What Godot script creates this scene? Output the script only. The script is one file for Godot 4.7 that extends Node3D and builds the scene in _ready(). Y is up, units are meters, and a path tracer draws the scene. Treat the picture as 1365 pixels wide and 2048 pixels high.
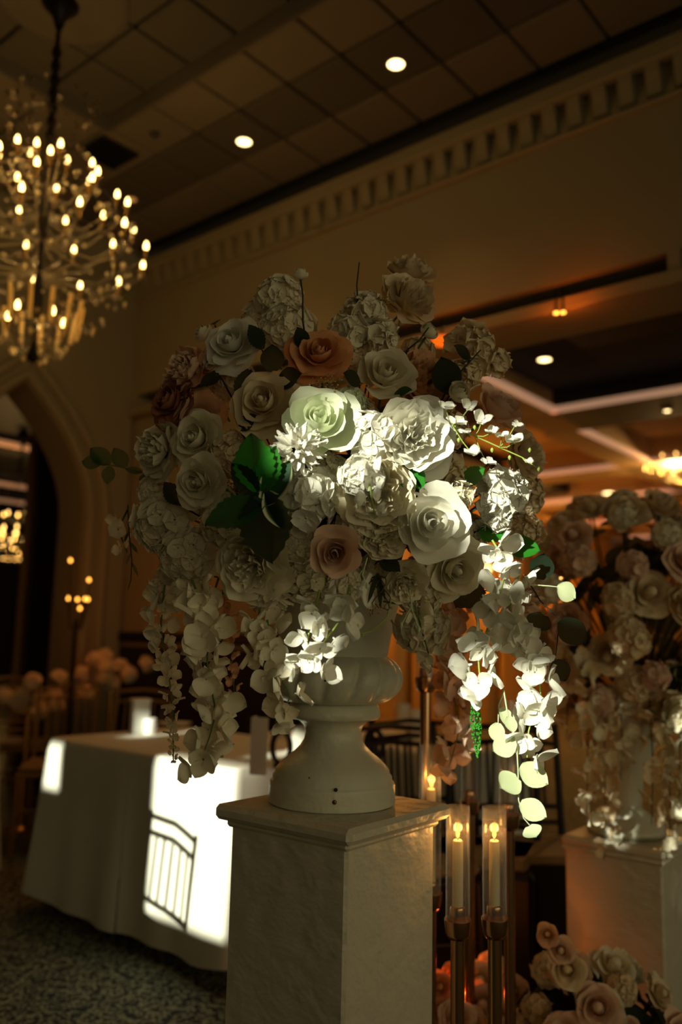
extends Node3D
# Banquet hall: a flower urn on a white pedestal, lit by low sun through the windows behind the camera.

const EYE := Vector3(0, 1.25, 0)
const FOCAL := 1700.0          # in photo pixels (the frame is 1365 x 2048)
const PITCH := 8.5
const ROLL := 1.28
var cam_basis: Basis
var room: Basis                # x: along the long wall, y: up, z: towards the long wall
var M := {}
var kit := {}
var rng := RandomNumberGenerator.new()

# ------------------------------------------------------------------ mesh builder
class MB:
	var v := PackedVector3Array()
	var n := PackedVector3Array()
	var c := PackedColorArray()
	var idx := PackedInt32Array()
	var tint := Color.WHITE

	func grid(p: Array, nu: int, nv: int, wrap := false) -> void:   # p[i * nv + j]; i runs 0..nu-1
		var b := v.size()
		for i in nu:
			for j in nv:
				var i0: int = i - 1 if i > 0 else (nu - 2 if wrap else 0)
				var i1: int = i + 1 if i < nu - 1 else (1 if wrap else nu - 1)
				var du: Vector3 = p[i1 * nv + j] - p[i0 * nv + j]
				var dv: Vector3 = p[i * nv + mini(j + 1, nv - 1)] - p[i * nv + maxi(j - 1, 0)]
				var q: Vector3 = du.cross(dv)
				v.append(p[i * nv + j])
				n.append(q.normalized() if q.length_squared() > 1e-20 else Vector3.UP)
				c.append(tint)
		for i in nu - 1:
			for j in nv - 1:
				var a := b + i * nv + j
				idx.append_array([a, a + nv + 1, a + nv, a, a + 1, a + nv + 1])

	func poly(pts: Array, center: Vector3) -> void:                  # convex polygon, turned away from center
		var q: Vector3 = (pts[1] - pts[0]).cross(pts[2] - pts[0])
		var mid := Vector3.ZERO
		for p in pts:
			mid += p / pts.size()
		var turn: bool = q.dot(mid - center) < 0
		if turn:
			q = -q
		var b := v.size()
		for p in pts:
			v.append(p)
			n.append(q.normalized())
			c.append(tint)
		for k in range(1, pts.size() - 1):
			if turn:
				idx.append_array([b, b + k, b + k + 1])
			else:
				idx.append_array([b, b + k + 1, b + k])

	func box(lo: Vector3, hi: Vector3, bev := 0.0, t := Transform3D()) -> void:
		var m := (lo + hi) / 2.0
		var h := (hi - lo) / 2.0
		bev = minf(bev, minf(h.x, minf(h.y, h.z)) * 0.9)
		var mid := t * m
		for ax in 3:
			var a1 := (ax + 1) % 3
			var a2 := (ax + 2) % 3
			for s in [-1.0, 1.0]:
				var f := []
				for k in [[-1, -1], [1, -1], [1, 1], [-1, 1]]:
					var d := Vector3.ZERO
					d[ax] = s * h[ax]
					d[a1] = k[0] * (h[a1] - bev)
					d[a2] = k[1] * (h[a2] - bev)
					f.append(t * (m + d))
				poly(f, mid)
		if bev <= 0.0:
			return
		for ax in 3:
			var a1 := (ax + 1) % 3
			var a2 := (ax + 2) % 3
			for s1 in [-1.0, 1.0]:
				for s2 in [-1.0, 1.0]:
					var f := []
					for k in [[-1, 0], [1, 0], [1, 1], [-1, 1]]:
						var d := Vector3.ZERO
						d[ax] = k[0] * (h[ax] - bev)
						d[a1] = s1 * (h[a1] - (bev if k[1] else 0.0))
						d[a2] = s2 * (h[a2] - (0.0 if k[1] else bev))
						f.append(t * (m + d))
					poly(f, mid)
		for sx in [-1.0, 1.0]:
			for sy in [-1.0, 1.0]:
				for sz in [-1.0, 1.0]:
					var s := Vector3(sx, sy, sz)
					var f := []
					for ax in 3:
						var d := Vector3.ZERO
						for k in 3:
							d[k] = s[k] * (h[k] - (0.0 if k == ax else bev))
						f.append(t * (m + d))
					poly(f, mid)

	func lathe(prof: Array, seg := 24, at := Vector3.ZERO, flutes := 0, lo := 0.0, hi := 0.0, deep := 0.0) -> void:
		var p := []
		for i in seg + 1:
			var a := -TAU * i / seg
			for q in prof:
				var r: float = q.x
				if flutes and q.y > lo and q.y < hi:
					var w: float = sin(PI * (q.y - lo) / (hi - lo))
					r -= deep * w * pow(1.0 - absf(sin(a * flutes / 2.0 + (q.y - lo) * 14.0)), 2.0)
				p.append(at + Vector3(r * cos(a), q.y, r * sin(a)))
		grid(p, seg + 1, prof.size(), true)

	func tube(path: Array, r0: float, r1: float, sides := 6) -> void:
		var k := path.size()
		var p := []
		p.resize((sides + 1) * k)
		var side := Vector3.ZERO
		for j in k:
			var d: Vector3 = (path[mini(j + 1, k - 1)] - path[maxi(j - 1, 0)]).normalized()
			if side == Vector3.ZERO:
				side = d.cross(Vector3.RIGHT if absf(d.x) < 0.8 else Vector3.UP).normalized()
			side = (side - d * side.dot(d)).normalized()
			var up := d.cross(side)
			var r := lerpf(r0, r1, float(j) / maxi(k - 1, 1))
			for i in sides + 1:
				var a := TAU * i / sides
				p[i * k + j] = path[j] + (side * cos(a) + up * sin(a)) * r
		grid(p, sides + 1, k, true)

	func add(m: ArrayMesh, t: Transform3D) -> void:
		var s := m.surface_get_arrays(0)
		var b := v.size()
		var sv: PackedVector3Array = s[Mesh.ARRAY_VERTEX]
		var sn: PackedVector3Array = s[Mesh.ARRAY_NORMAL]
		var si: PackedInt32Array = s[Mesh.ARRAY_INDEX]
		for i in sv.size():
			v.append(t * sv[i])
			n.append((t.basis * sn[i]).normalized())
			c.append(tint)
		for i in si:
			idx.append(b + i)

	func done() -> ArrayMesh:
		var s := []
		s.resize(Mesh.ARRAY_MAX)
		s[Mesh.ARRAY_VERTEX] = v
		s[Mesh.ARRAY_NORMAL] = n
		s[Mesh.ARRAY_COLOR] = c
		s[Mesh.ARRAY_INDEX] = idx
		var m := ArrayMesh.new()
		m.add_surface_from_arrays(Mesh.PRIMITIVE_TRIANGLES, s)
		return m

# ------------------------------------------------------------------ places
func ray(px: float, py: float) -> Vector3:
	return cam_basis * Vector3((px - 682.5) / FOCAL, (1024.0 - py) / FOCAL, -1.0)

func at(px: float, py: float, depth: float) -> Vector3:          # a point measured in the photo, at a depth in metres
	var r := ray(px, py)
	return EYE + r * (depth / -r.z)

func level(px: float, py: float, h: float) -> Vector3:           # a point measured in the photo, at a height above the floor
	var r := ray(px, py)
	return EYE + r * ((h - EYE.y) / r.y)

func ro(l: float, h: float, r: float) -> Vector3:                # room coordinates to the world
	return room * Vector3(l, h, r)

func facing(dir: Vector3, spin := 0.0) -> Basis:                 # y axis along dir
	var y := dir.normalized()
	var x := y.cross(Vector3.BACK if absf(y.z) < 0.9 else Vector3.RIGHT).normalized()
	return Basis(x, y, x.cross(y)) * Basis(Vector3.UP, spin)

# ------------------------------------------------------------------ nodes
var used := {}
func numbered(called: String) -> String:
	if not used.has(called):
		used[called] = 0
		return called
	used[called] += 1
	return "%s_%03d" % [called, used[called]]

func tag(o: Node3D, label: String, category: String, group := "", kind := "") -> Node3D:
	o.set_meta("label", label)
	o.set_meta("category", category)
	if group:
		o.set_meta("group", group)
	if kind:
		o.set_meta("kind", kind)
	return o

func thing(called: String, label: String, category: String, where := Vector3.ZERO, basis := Basis(), group := "") -> Node3D:
	var o := Node3D.new()
	o.name = numbered(called)
	add_child(o)
	o.transform = Transform3D(basis, where)
	return tag(o, label, category, group)

func part(called: String, mesh: Mesh, material: Material, parent: Node3D, t := Transform3D()) -> MeshInstance3D:
	var o := MeshInstance3D.new()
	o.name = called if parent != self else numbered(called)
	o.mesh = mesh
	o.set_surface_override_material(0, material)
	o.transform = t
	parent.add_child(o, true)
	return o

func struct(called: String, mesh: Mesh, material: Material, t := Transform3D()) -> MeshInstance3D:
	var o := part(called, mesh, material, self, t)
	o.set_meta("kind", "structure")
	return o

func boxmesh(lo: Vector3, hi: Vector3, bev := 0.0) -> ArrayMesh:
	var b := MB.new()
	b.box(lo, hi, bev)
	return b.done()

func lathemesh(prof: Array, seg := 24) -> ArrayMesh:
	var b := MB.new()
	b.lathe(prof, seg)
	return b.done()

func rbox(l0: float, l1: float, h0: float, h1: float, r0: float, r1: float, bev := 0.0) -> ArrayMesh:
	return boxmesh(Vector3(l0, h0, r0), Vector3(l1, h1, r1), bev)

func tubemesh(path: Array, r0: float, r1: float, sides := 6) -> ArrayMesh:
	var b := MB.new()
	b.tube(path, r0, r1, sides)
	return b.done()

func omni(called: String, where: Vector3, color: Color, energy: float, size: float, parent: Node3D = self) -> OmniLight3D:
	var o := OmniLight3D.new()
	o.name = called
	o.light_color = color
	o.light_energy = energy
	o.light_size = size
	o.omni_range = 30.0
	o.omni_attenuation = 2.0
	o.shadow_enabled = true
	o.position = where
	parent.add_child(o, true)
	return o

func paint(key: String, color: Color, rough := 0.7, metal := 0.0) -> StandardMaterial3D:
	var m := StandardMaterial3D.new()
	m.resource_name = key
	m.albedo_color = color
	m.roughness = rough
	m.metallic = metal
	m.cull_mode = BaseMaterial3D.CULL_DISABLED
	M[key] = m
	return m

func glow(key: String, color: Color, energy: float) -> StandardMaterial3D:
	var m := paint(key, color, 0.5)
	m.emission_enabled = true
	m.emission = color
	m.emission_energy_multiplier = energy
	return m

func noise_texture(freq: float, seed_: int, type: int, ramp: Gradient = null, size := 512) -> NoiseTexture2D:
	var n := FastNoiseLite.new()
	n.seed = seed_
	n.noise_type = type
	n.frequency = freq
	n.fractal_octaves = 4
	var t := NoiseTexture2D.new()
	t.width = size
	t.height = size
	t.seamless = true
	t.noise = n
	if ramp:
		t.color_ramp = ramp
	return t

func tri(m: StandardMaterial3D, scale: float) -> void:
	m.uv1_triplanar = true
	m.uv1_world_triplanar = true
	m.uv1_scale = Vector3.ONE * scale

func make_materials() -> void:
	var petals := {
		"white": Color(0.90, 0.89, 0.84), "ivory": Color(0.88, 0.85, 0.75), "pale_green": Color(0.87, 0.89, 0.79), "cream": Color(0.87, 0.80, 0.66),
		"blush": Color(0.86, 0.74, 0.64), "peach": Color(0.86, 0.62, 0.42), "dusty": Color(0.58, 0.36, 0.25), "apricot": Color(0.83, 0.66, 0.50),
	}
	for k in petals:
		var m := paint(k, petals[k], 0.62)
		m.backlight_enabled = true
		m.backlight = Color(petals[k]).srgb_to_linear().lerp(Color(petals[k]), 0.4) * 0.75
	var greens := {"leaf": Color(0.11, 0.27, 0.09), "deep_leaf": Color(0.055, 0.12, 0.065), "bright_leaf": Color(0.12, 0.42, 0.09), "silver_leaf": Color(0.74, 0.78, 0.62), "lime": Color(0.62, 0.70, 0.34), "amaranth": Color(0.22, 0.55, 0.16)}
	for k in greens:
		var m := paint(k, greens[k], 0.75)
		m.metallic_specular = 0.25
		m.backlight_enabled = true
		m.backlight = Color(0.4, 0.4, 0.3)
	var vm := paint("margin_leaf", Color.WHITE, 0.7)
	vm.vertex_color_use_as_albedo = true
	vm.backlight_enabled = true
	vm.backlight = Color(0.3, 0.3, 0.25)
	paint("stem", Color(0.35, 0.42, 0.22), 0.6)
	paint("dark_stem", Color(0.13, 0.13, 0.07), 0.6)
	paint("twig", Color(0.28, 0.21, 0.11), 0.7)
	paint("gold_seed", Color(0.62, 0.50, 0.28), 0.5)
	var plaster := noise_texture(0.012, 11, FastNoiseLite.TYPE_SIMPLEX)
	var m := paint("pedestal_paint", Color(0.80, 0.77, 0.69), 0.42)
	m.heightmap_enabled = true
	m.heightmap_texture = plaster
	m.heightmap_scale = 0.5
	tri(m, 2.2)
	m = paint("urn_paint", Color(0.82, 0.81, 0.73), 0.33)
	m.heightmap_enabled = true
	m.heightmap_texture = plaster
	m.heightmap_scale = 0.25
	tri(m, 3.0)
	paint("soil", Color(0.07, 0.06, 0.05), 0.9)
	paint("chip", Color(0.16, 0.14, 0.11), 0.8)
	paint("screw", Color(0.55, 0.42, 0.30), 0.35, 0.9)
	paint("wall_paint", Color(0.55, 0.50, 0.38), 0.75)
	paint("arch_paint", Color(0.50, 0.46, 0.35), 0.75)
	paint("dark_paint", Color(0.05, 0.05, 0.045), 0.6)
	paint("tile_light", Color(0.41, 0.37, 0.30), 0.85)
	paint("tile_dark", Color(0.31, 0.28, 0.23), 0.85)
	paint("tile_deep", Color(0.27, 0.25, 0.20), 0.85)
	paint("tile_gap", Color(0.16, 0.15, 0.12), 0.9)
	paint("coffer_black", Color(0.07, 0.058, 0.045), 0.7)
	paint("coffer_gold", Color(0.78, 0.62, 0.38), 0.7)
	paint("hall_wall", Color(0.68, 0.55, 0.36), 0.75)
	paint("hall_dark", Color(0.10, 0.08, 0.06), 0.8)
	paint("drape_gold", Color(0.85, 0.62, 0.30), 0.6)
	var g := Gradient.new()
	g.colors = PackedColorArray([Color(0.05, 0.05, 0.04), Color(0.14, 0.14, 0.11), Color(0.66, 0.65, 0.52), Color(0.16, 0.16, 0.13)])
	g.offsets = PackedFloat32Array([0.0, 0.42, 0.55, 0.75])
	m = paint("carpet", Color.WHITE, 0.95)
	m.albedo_texture = noise_texture(0.016, 21, FastNoiseLite.TYPE_SIMPLEX, g, 1024)
	tri(m, 1.3)
	m = paint("linen", Color(0.90, 0.89, 0.83), 0.8)
	m.backlight_enabled = true
	m.backlight = Color(0.2, 0.2, 0.18)
	paint("white_card", Color(0.90, 0.90, 0.87), 0.7)
	paint("china", Color(0.92, 0.92, 0.90), 0.25)
	paint("black_metal", Color(0.03, 0.03, 0.03), 0.4)
	paint("dark_wood", Color(0.10, 0.07, 0.05), 0.5)
	paint("gold_wood", Color(0.52, 0.40, 0.22), 0.4)
	paint("black_wood", Color(0.05, 0.045, 0.035), 0.45)
	paint("cushion", Color(0.55, 0.48, 0.36), 0.8)
	paint("rose_gold", Color(0.80, 0.63, 0.47), 0.2, 1.0)
	paint("brass", Color(0.72, 0.55, 0.28), 0.25, 1.0)
	paint("bronze", Color(0.10, 0.08, 0.05), 0.4, 0.6)
	m = paint("wax", Color(0.85, 0.80, 0.66), 0.5)
	m.backlight_enabled = true
	m.backlight = Color(0.3, 0.26, 0.18)
	m = paint("glass", Color(1, 1, 1, 0.04), 0.02)
	m.transparency = BaseMaterial3D.TRANSPARENCY_ALPHA
	m = paint("crystal", Color(0.95, 0.88, 0.72, 0.25), 0.03)
	m.transparency = BaseMaterial3D.TRANSPARENCY_ALPHA
	paint("crystal_facet", Color(1.0, 0.94, 0.78), 0.28, 1.0)
	m = paint("crystal_rod", Color(0.97, 0.92, 0.74), 0.1)
	m.backlight_enabled = true
	m.backlight = Color(1.1, 1.0, 0.75)
	glow("bulb", Color(1.0, 0.82, 0.48), 9.0)
	glow("far_bulb", Color(1.0, 0.78, 0.42), 7.0)
	glow("flame", Color(1.0, 0.68, 0.26), 5.0)
	glow("ember", Color(1.0, 0.52, 0.16), 2.0)
	glow("downlight", Color(1.0, 0.86, 0.58), 6.0)
	glow("dim_downlight", Color(1.0, 0.72, 0.40), 0.35)
	glow("cove", Color(0.86, 0.66, 0.52), 0.42)
	glow("dim_cove", Color(0.86, 0.66, 0.50), 0.22)
	glow("amber_spot", Color(1.0, 0.42, 0.06), 0.9)

# ------------------------------------------------------------------ petals and flowers
func petal(rm: float, rt: float, hm: float, ht: float, lip: float, wide: float, ruffle: float, sd: int, nu := 11, nv := 8) -> ArrayMesh:
	# a petal cupped round the flower's axis: (r, h) runs along a curve from the base to the tip
	var p := []
	for i in nu:
		var u := -1.0 + 2.0 * i / (nu - 1)
		for j in nv:
			var v := float(j) / (nv - 1)
			var e := v * (1.0 - 0.20 * pow(absf(u), 2.6)) * (1.0 + 0.03 * sin(u * 5.0 + sd))
			var r := 2.0 * e * (1.0 - e) * rm + e * e * rt + 0.03
			var h := 2.0 * e * (1.0 - e) * hm + e * e * ht
			var k := maxf(0.0, (e - 0.68) / 0.32)
			r += lip * k * k
			h -= lip * 0.55 * k * k
			r *= 1.0 + 0.07 * u
			var w := ruffle * v * v
			h += w * sin(u * 6.3 + sd * 1.7) + w * 0.6 * sin(u * 11.0 + sd)
			r += w * cos(u * 5.1 + sd * 2.3) + 0.010 * v * sin(u * 23.0 + sd)
			var a: float = u * deg_to_rad(wide) * (0.42 + 0.58 * sin(minf(1.0, v * 1.5) * PI / 2.0))
			p.append(Vector3(r * sin(a), h, r * cos(a)))
	var b := MB.new()
	b.grid(p, nu, nv)
	return b.done()

func blade(long: float, wide: float, cup: float, bend: float, teeth: int, notch: float, ruffle := 0.0, nu := 5, nv := 7, base := 0.0, margin := 0.0, sd := 0) -> ArrayMesh:
	# a flat petal or leaf from the origin along +z, its face towards +y
	var b := MB.new()
	var p := []
	for i in nu:
		var u := -1.0 + 2.0 * i / (nu - 1)
		for j in nv:
			var v := float(j) / (nv - 1)
			var w := wide * pow(sin(PI * clampf(0.04 + base + (0.96 - base) * v, 0.0, 1.0)), 0.75 if teeth == 0 else 0.85)
			if teeth:
				w *= 1.0 + 0.22 * (fposmod(v * teeth, 1.0) - 0.4)
			var z := long * v * (1.0 - notch * u * u * v) + long * 0.02
			if notch > 0.25:
				z -= long * notch * 0.5 * v * v * exp(-u * u * 8.0)
			var y := cup * (absf(u) if teeth else u * u) * wide + bend * v * v * long + ruffle * v * sin(u * 7.0 + v * 4.0 + sd)
			p.append(Vector3(u * w, y, z))
	b.grid(p, nu, nv)
	if margin > 0.0:
		for i in nu:
			var u := absf(-1.0 + 2.0 * i / (nu - 1))
			for j in nv:
				b.c[i * nv + j] = Color(0.60, 0.66, 0.38) if u > 1.0 - margin else Color(0.004, 0.028, 0.006).lerp(Color(0.012, 0.09, 0.012), 0.5 * (1.0 - u))
	return b.done()

func cluster_points(n: int, spread: float) -> Array:              # points on the top of a unit ball
	var out := []
	for i in n:
		var y := 1.0 - (i + 0.5) / n * spread
		var r := sqrt(maxf(0.0, 1.0 - y * y))
		var a := i * 2.39996
		out.append(Vector3(r * cos(a), y, r * sin(a)))
	return out

func rings(list: Array, name: String, loose := 0.1) -> Array:
	var out := []
	var turn := 0.0
	for k in list.size():
		var q: Array = list[k]
		var meshes := []
		for s in 2:
			meshes.append(petal(q[1], q[2], q[3], q[4], q[5], q[6], q[7], k * 3 + s * 5 + int(q[1] * 37)))
		for i in int(q[0]):
			var a: float = turn + TAU * i / q[0] + rng.randf_range(-0.2, 0.2)
			var b := Basis(Vector3.UP, a) * Basis(Vector3.RIGHT, rng.randf_range(-0.6, 1.0) * loose) * Basis(Vector3.BACK, rng.randf_range(-0.5, 0.5) * loose) * Basis().scaled(Vector3.ONE * (1.0 + rng.randf_range(-0.8, 0.6) * loose))
			out.append([name, meshes[i % 2], Transform3D(b, Vector3.ZERO)])
		turn += 0.9
	return out

func make_kit() -> void:
	#           count r_mid r_tip h_mid h_tip lip  wide ruffle
	for s in 3:
		rng.seed = 100 + s
		var o := 0.06 * s
		kit["rose%d" % s] = rings([
			[2, 0.13, 0.04, 0.42, 0.86, 0.0, 130, 0.0], [3, 0.22, 0.13, 0.44, 0.88, 0.01, 100, 0.01], [3, 0.33, 0.23, 0.42, 0.88, 0.02, 92, 0.015], [3, 0.45, 0.34, 0.38, 0.86, 0.04, 88, 0.02],
			[3, 0.58, 0.50 + o, 0.32, 0.80, 0.10, 86, 0.035], [4, 0.74, 0.76 + o, 0.20, 0.60, 0.17, 66, 0.055], [5, 0.84, 0.96 + o, 0.08, 0.36, 0.17, 60, 0.065]], "petal", 0.12)
		kit["tulip_rose%d" % s] = rings([
			[2, 0.20, 0.06, 0.60, 1.05, 0.0, 120, 0.0], [3, 0.36, 0.22, 0.52, 1.10, 0.02, 95, 0.01], [3, 0.55, 0.38, 0.46, 1.08, 0.06, 88, 0.03],
			[3, 0.80, 0.66, 0.34, 1.0, 0.14, 84, 0.05], [3, 0.98, 0.98, 0.12, 0.78, 0.22, 72, 0.07]], "petal", 0.12)
		kit["peony%d" % s] = rings([
			[5, 0.16, 0.12, 0.5, 0.86, 0.02, 52, 0.06], [7, 0.32, 0.26, 0.5, 0.90, 0.03, 44, 0.07], [8, 0.50, 0.42, 0.46, 0.88, 0.05, 40, 0.08],
			[8, 0.72, 0.60, 0.38, 0.80, 0.07, 42, 0.08], [7, 0.94, 0.82, 0.24, 0.66, 0.09, 48, 0.08], [6, 1.08, 1.02, 0.06, 0.42, 0.12, 56, 0.08]], "petal", 0.2)
		kit["bud%d" % s] = rings([
			[2, 0.30, 0.05, 0.7, 1.25, 0.0, 120, 0.0], [3, 0.62, 0.22, 0.6, 1.25, 0.02, 90, 0.02], [4, 0.92, 0.46, 0.35, 1.15, 0.04, 72, 0.03], [3, 1.1, 0.8, 0.15, 0.85, 0.08, 70, 0.04]], "petal", 0.06)
		# carnation: a ball of narrow fringed petals
		var pm := [blade(0.72, 0.15, 0.6, 0.22, 0, 0.10, 0.05, 5, 6, 0.05, 0.0, s), blade(0.72, 0.12, -0.5, 0.34, 0, 0.3, 0.06, 5, 6, 0.05, 0.0, s + 3)]
		var list := []
		var k := 0
		for q in cluster_points(64, 1.25):
			var b := facing(q + Vector3(rng.randf_range(-.2, .2), 0.1, rng.randf_range(-.2, .2)), rng.randf() * TAU) * Basis(Vector3.RIGHT, -PI / 2 + rng.randf_range(-0.3, 0.3))
			list.append(["petal", pm[k % 2], Transform3D(b.scaled(Vector3.ONE * rng.randf_range(0.9, 1.15)), q * 0.30)])
			k += 1
		kit["carnation%d" % s] = list
		# florets of hydrangea, cherry blossom and wisteria
		kit["floret%d" % s] = floret(4, 0.56, 0.36, 0.22, 0.10, 0.025, s)
		kit["cherry%d" % s] = floret(5, 0.56, 0.30, 0.15, 0.16, 0.02, s + 7, true)
		kit["wist%d" % s] = wist(s)
		list = []
		for q in cluster_points(30, 1.3):
			var b := facing(q + Vector3(rng.randf_range(-.2, .2), rng.randf_range(-.1, .2), rng.randf_range(-.2, .2)), rng.randf() * TAU)
			list.append(["floret", kit["floret%d" % (rng.randi() % (s + 1))], Transform3D(b.scaled(Vector3.ONE * rng.randf_range(0.66, 0.84)), q * rng.randf_range(0.66, 0.86))])
		kit["hydrangea%d" % s] = list
		list = []
		for q in cluster_points(17, 1.2):
			var b := facing(q + Vector3(rng.randf_range(-.3, .3), rng.randf_range(0, .3), rng.randf_range(-.3, .3)), rng.randf() * TAU)
			list.append(["floret", kit["floret%d" % (rng.randi() % (s + 1))], Transform3D(b.scaled(Vector3.ONE * rng.randf_range(0.78, 0.98)), q * rng.randf_range(0.55, 0.80))])
		kit["big_hydrangea%d" % s] = list
		list = []
		for q in cluster_points(12, 1.2):
			var b := facing(q + Vector3(rng.randf_range(-.25, .25), rng.randf_range(0.0, .3), rng.randf_range(-.25, .25)), rng.randf() * TAU)
			list.append(["blossom", kit["cherry%d" % (rng.randi() % (s + 1))], Transform3D(b.scaled(Vector3.ONE * rng.randf_range(0.92, 1.15)), q * rng.randf_range(0.42, 0.68))])
		kit["cherry_cluster%d" % s] = list
	var heart := lathemesh([Vector2(0.04, 0.1), Vector2(0.13, 0.5), Vector2(0.12, 0.72), Vector2(0.07, 0.84), Vector2(0, 0.86)], 10)
	for s in 3:
		kit["rose%d" % s].append(["heart", heart, Transform3D()])
	for k in ["rose", "peony", "hydrangea"]:
		for s in 2:
			var b := MB.new()
			for q in kit["%s%d" % [k, s]]:
				b.add(q[1], q[2])
			if k == "rose":
				b.lathe([Vector2(0.30, 0.1), Vector2(0.32, 0.5), Vector2(0.27, 0.74), Vector2(0.17, 0.86), Vector2(0.06, 0.90), Vector2(0, 0.90)], 12)
			kit["whole_%s%d" % [k, s]] = b.done()
	kit["rose_leaf"] = blade(1.0, 0.30, 0.25, -0.12, 9, 0.0, 0.0, 7, 19, 0.0)
	kit["smooth_leaf"] = blade(1.0, 0.34, 0.22, -0.10, 0, 0.0, 0.0, 5, 9, 0.0)
	kit["round_leaf"] = blade(1.0, 0.50, 0.10, 0.06, 0, 0.0, 0.0, 7, 9, 0.03)
	kit["serrated_leaf"] = blade(1.0, 0.36, 0.30, -0.20, 8, 0.0, 0.02, 9, 25, 0.02, 0.0)
	kit["margin_leaf"] = blade(1.0, 0.34, 0.25, -0.16, 0, 0.0, 0.015, 13, 20, 0.02, 0.17)
	kit["needle"] = blade(1.0, 0.05, 0.2, -0.1, 0, 0.0, 0.0, 3, 5, 0.0)
	kit["seed"] = lathemesh([Vector2(0, -1), Vector2(0.7, -0.6), Vector2(1, 0), Vector2(0.7, 0.6), Vector2(0, 1)], 6)

func floret(n: int, long: float, wide: float, cup: float, bend: float, ruffle: float, sd: int, stamens := false) -> ArrayMesh:
	var b := MB.new()
	for i in n:
		var m := blade(long * rng.randf_range(0.9, 1.1), wide, cup, bend * rng.randf_range(0.4, 1.4), 0, 0.12 if not stamens else 0.3, ruffle, 5, 6, 0.06, 0.0, sd + i)
		b.add(m, Transform3D(Basis(Vector3.UP, TAU * i / n + rng.randf_range(-0.15, 0.15)) * Basis(Vector3.RIGHT, rng.randf_range(-0.25, 0.12)), Vector3.ZERO))
	if stamens:
		for i in 5:
			var a := TAU * i / 5.0
			b.tube([Vector3.ZERO, Vector3(0.05 * cos(a), 0.14, 0.05 * sin(a)), Vector3(0.12 * cos(a), 0.24, 0.12 * sin(a))], 0.012, 0.016, 4)
	else:
		b.lathe([Vector2(0, 0.07), Vector2(0.05, 0.04), Vector2(0.06, 0.0)], 7)
	return b.done()

func wist(sd: int) -> ArrayMesh:                                  # a pea flower: a large banner and two cupped wings
	var b := MB.new()
	for i in 3:
		var m := blade(0.85 if i == 0 else 0.72, 0.50 if i == 0 else 0.36, 0.35, 0.25, 0, 0.05, 0.03, 7, 8, 0.05, 0.0, sd * 3 + i)
		b.add(m, Transform3D(Basis(Vector3.UP, [0.0, 2.0, -2.1][i] + rng.randf_range(-0.3, 0.3)) * Basis(Vector3.RIGHT, [-0.55, -0.2, 0.1][i] + rng.randf_range(-0.25, 0.25)), Vector3.ZERO))
	b.lathe([Vector2(0, 0.10), Vector2(0.06, 0.03), Vector2(0.04, -0.1)], 6)
	return b.done()

const HEART := Vector3(0.0, 1.57, -1.86)
const MOUTH := Vector3(0.0, 1.34, -1.85)

func dome_depth(px: float, py: float) -> float:                   # how far the bouquet's surface stands at this place
	var q := pow((px - 660.0) / 435.0, 2) + pow((py - 925.0) / 455.0, 2)
	return 1.86 - 0.40 * sqrt(maxf(0.0, 1.0 - q))

var turn_count := 0
func flower(kind: String, called: String, label: String, category: String, color: String, px: float, py: float, rpx: float, tilt := Vector2.ZERO, back := 0.0, group := "") -> Node3D:
	var d := dome_depth(px, py) + back
	var r := (1.03 if kind == "rose" else 1.14) * rpx * d / FOCAL
	var pos := at(px, py, d)
	var out := (pos - HEART).normalized() * 0.62 + (EYE - pos).normalized() * 0.5
	out = out.normalized() + cam_basis * Vector3(tilt.x, tilt.y, 0)
	turn_count += 1
	var base := facing(out, turn_count * 1.7)
	var lift := 0.30
	if kind == "bud" or kind == "tulip_rose":
		lift = 0.5
	var o := thing(called, label, category, pos - out.normalized() * r * lift, base.scaled(Vector3.ONE * r), group)
	var v := turn_count % 3
	for q in kit["%s%d" % [kind, v]]:
		part(q[0], q[1], M[color], o, q[2])
	var inv := o.transform.affine_inverse()
	var foot := MOUTH + Vector3(sin(turn_count * 2.1) * 0.05, 0, cos(turn_count * 1.3) * 0.05)
	var start := o.position
	var midp := start - out.normalized() * 0.06
	part("stem", tubemesh([inv * start, inv * midp, inv * (midp + (foot - midp).normalized() * 0.07)], 0.0026 / r, 0.0022 / r, 5), M.stem, o)
	if kind in ["rose", "tulip_rose", "peony", "bud"]:
		part("calyx", lathemesh([Vector2(0.03, -0.10), Vector2(0.16, -0.04), Vector2(0.2, 0.05), Vector2(0.12, 0.12)], 10), M.leaf, o)
	return o

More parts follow.
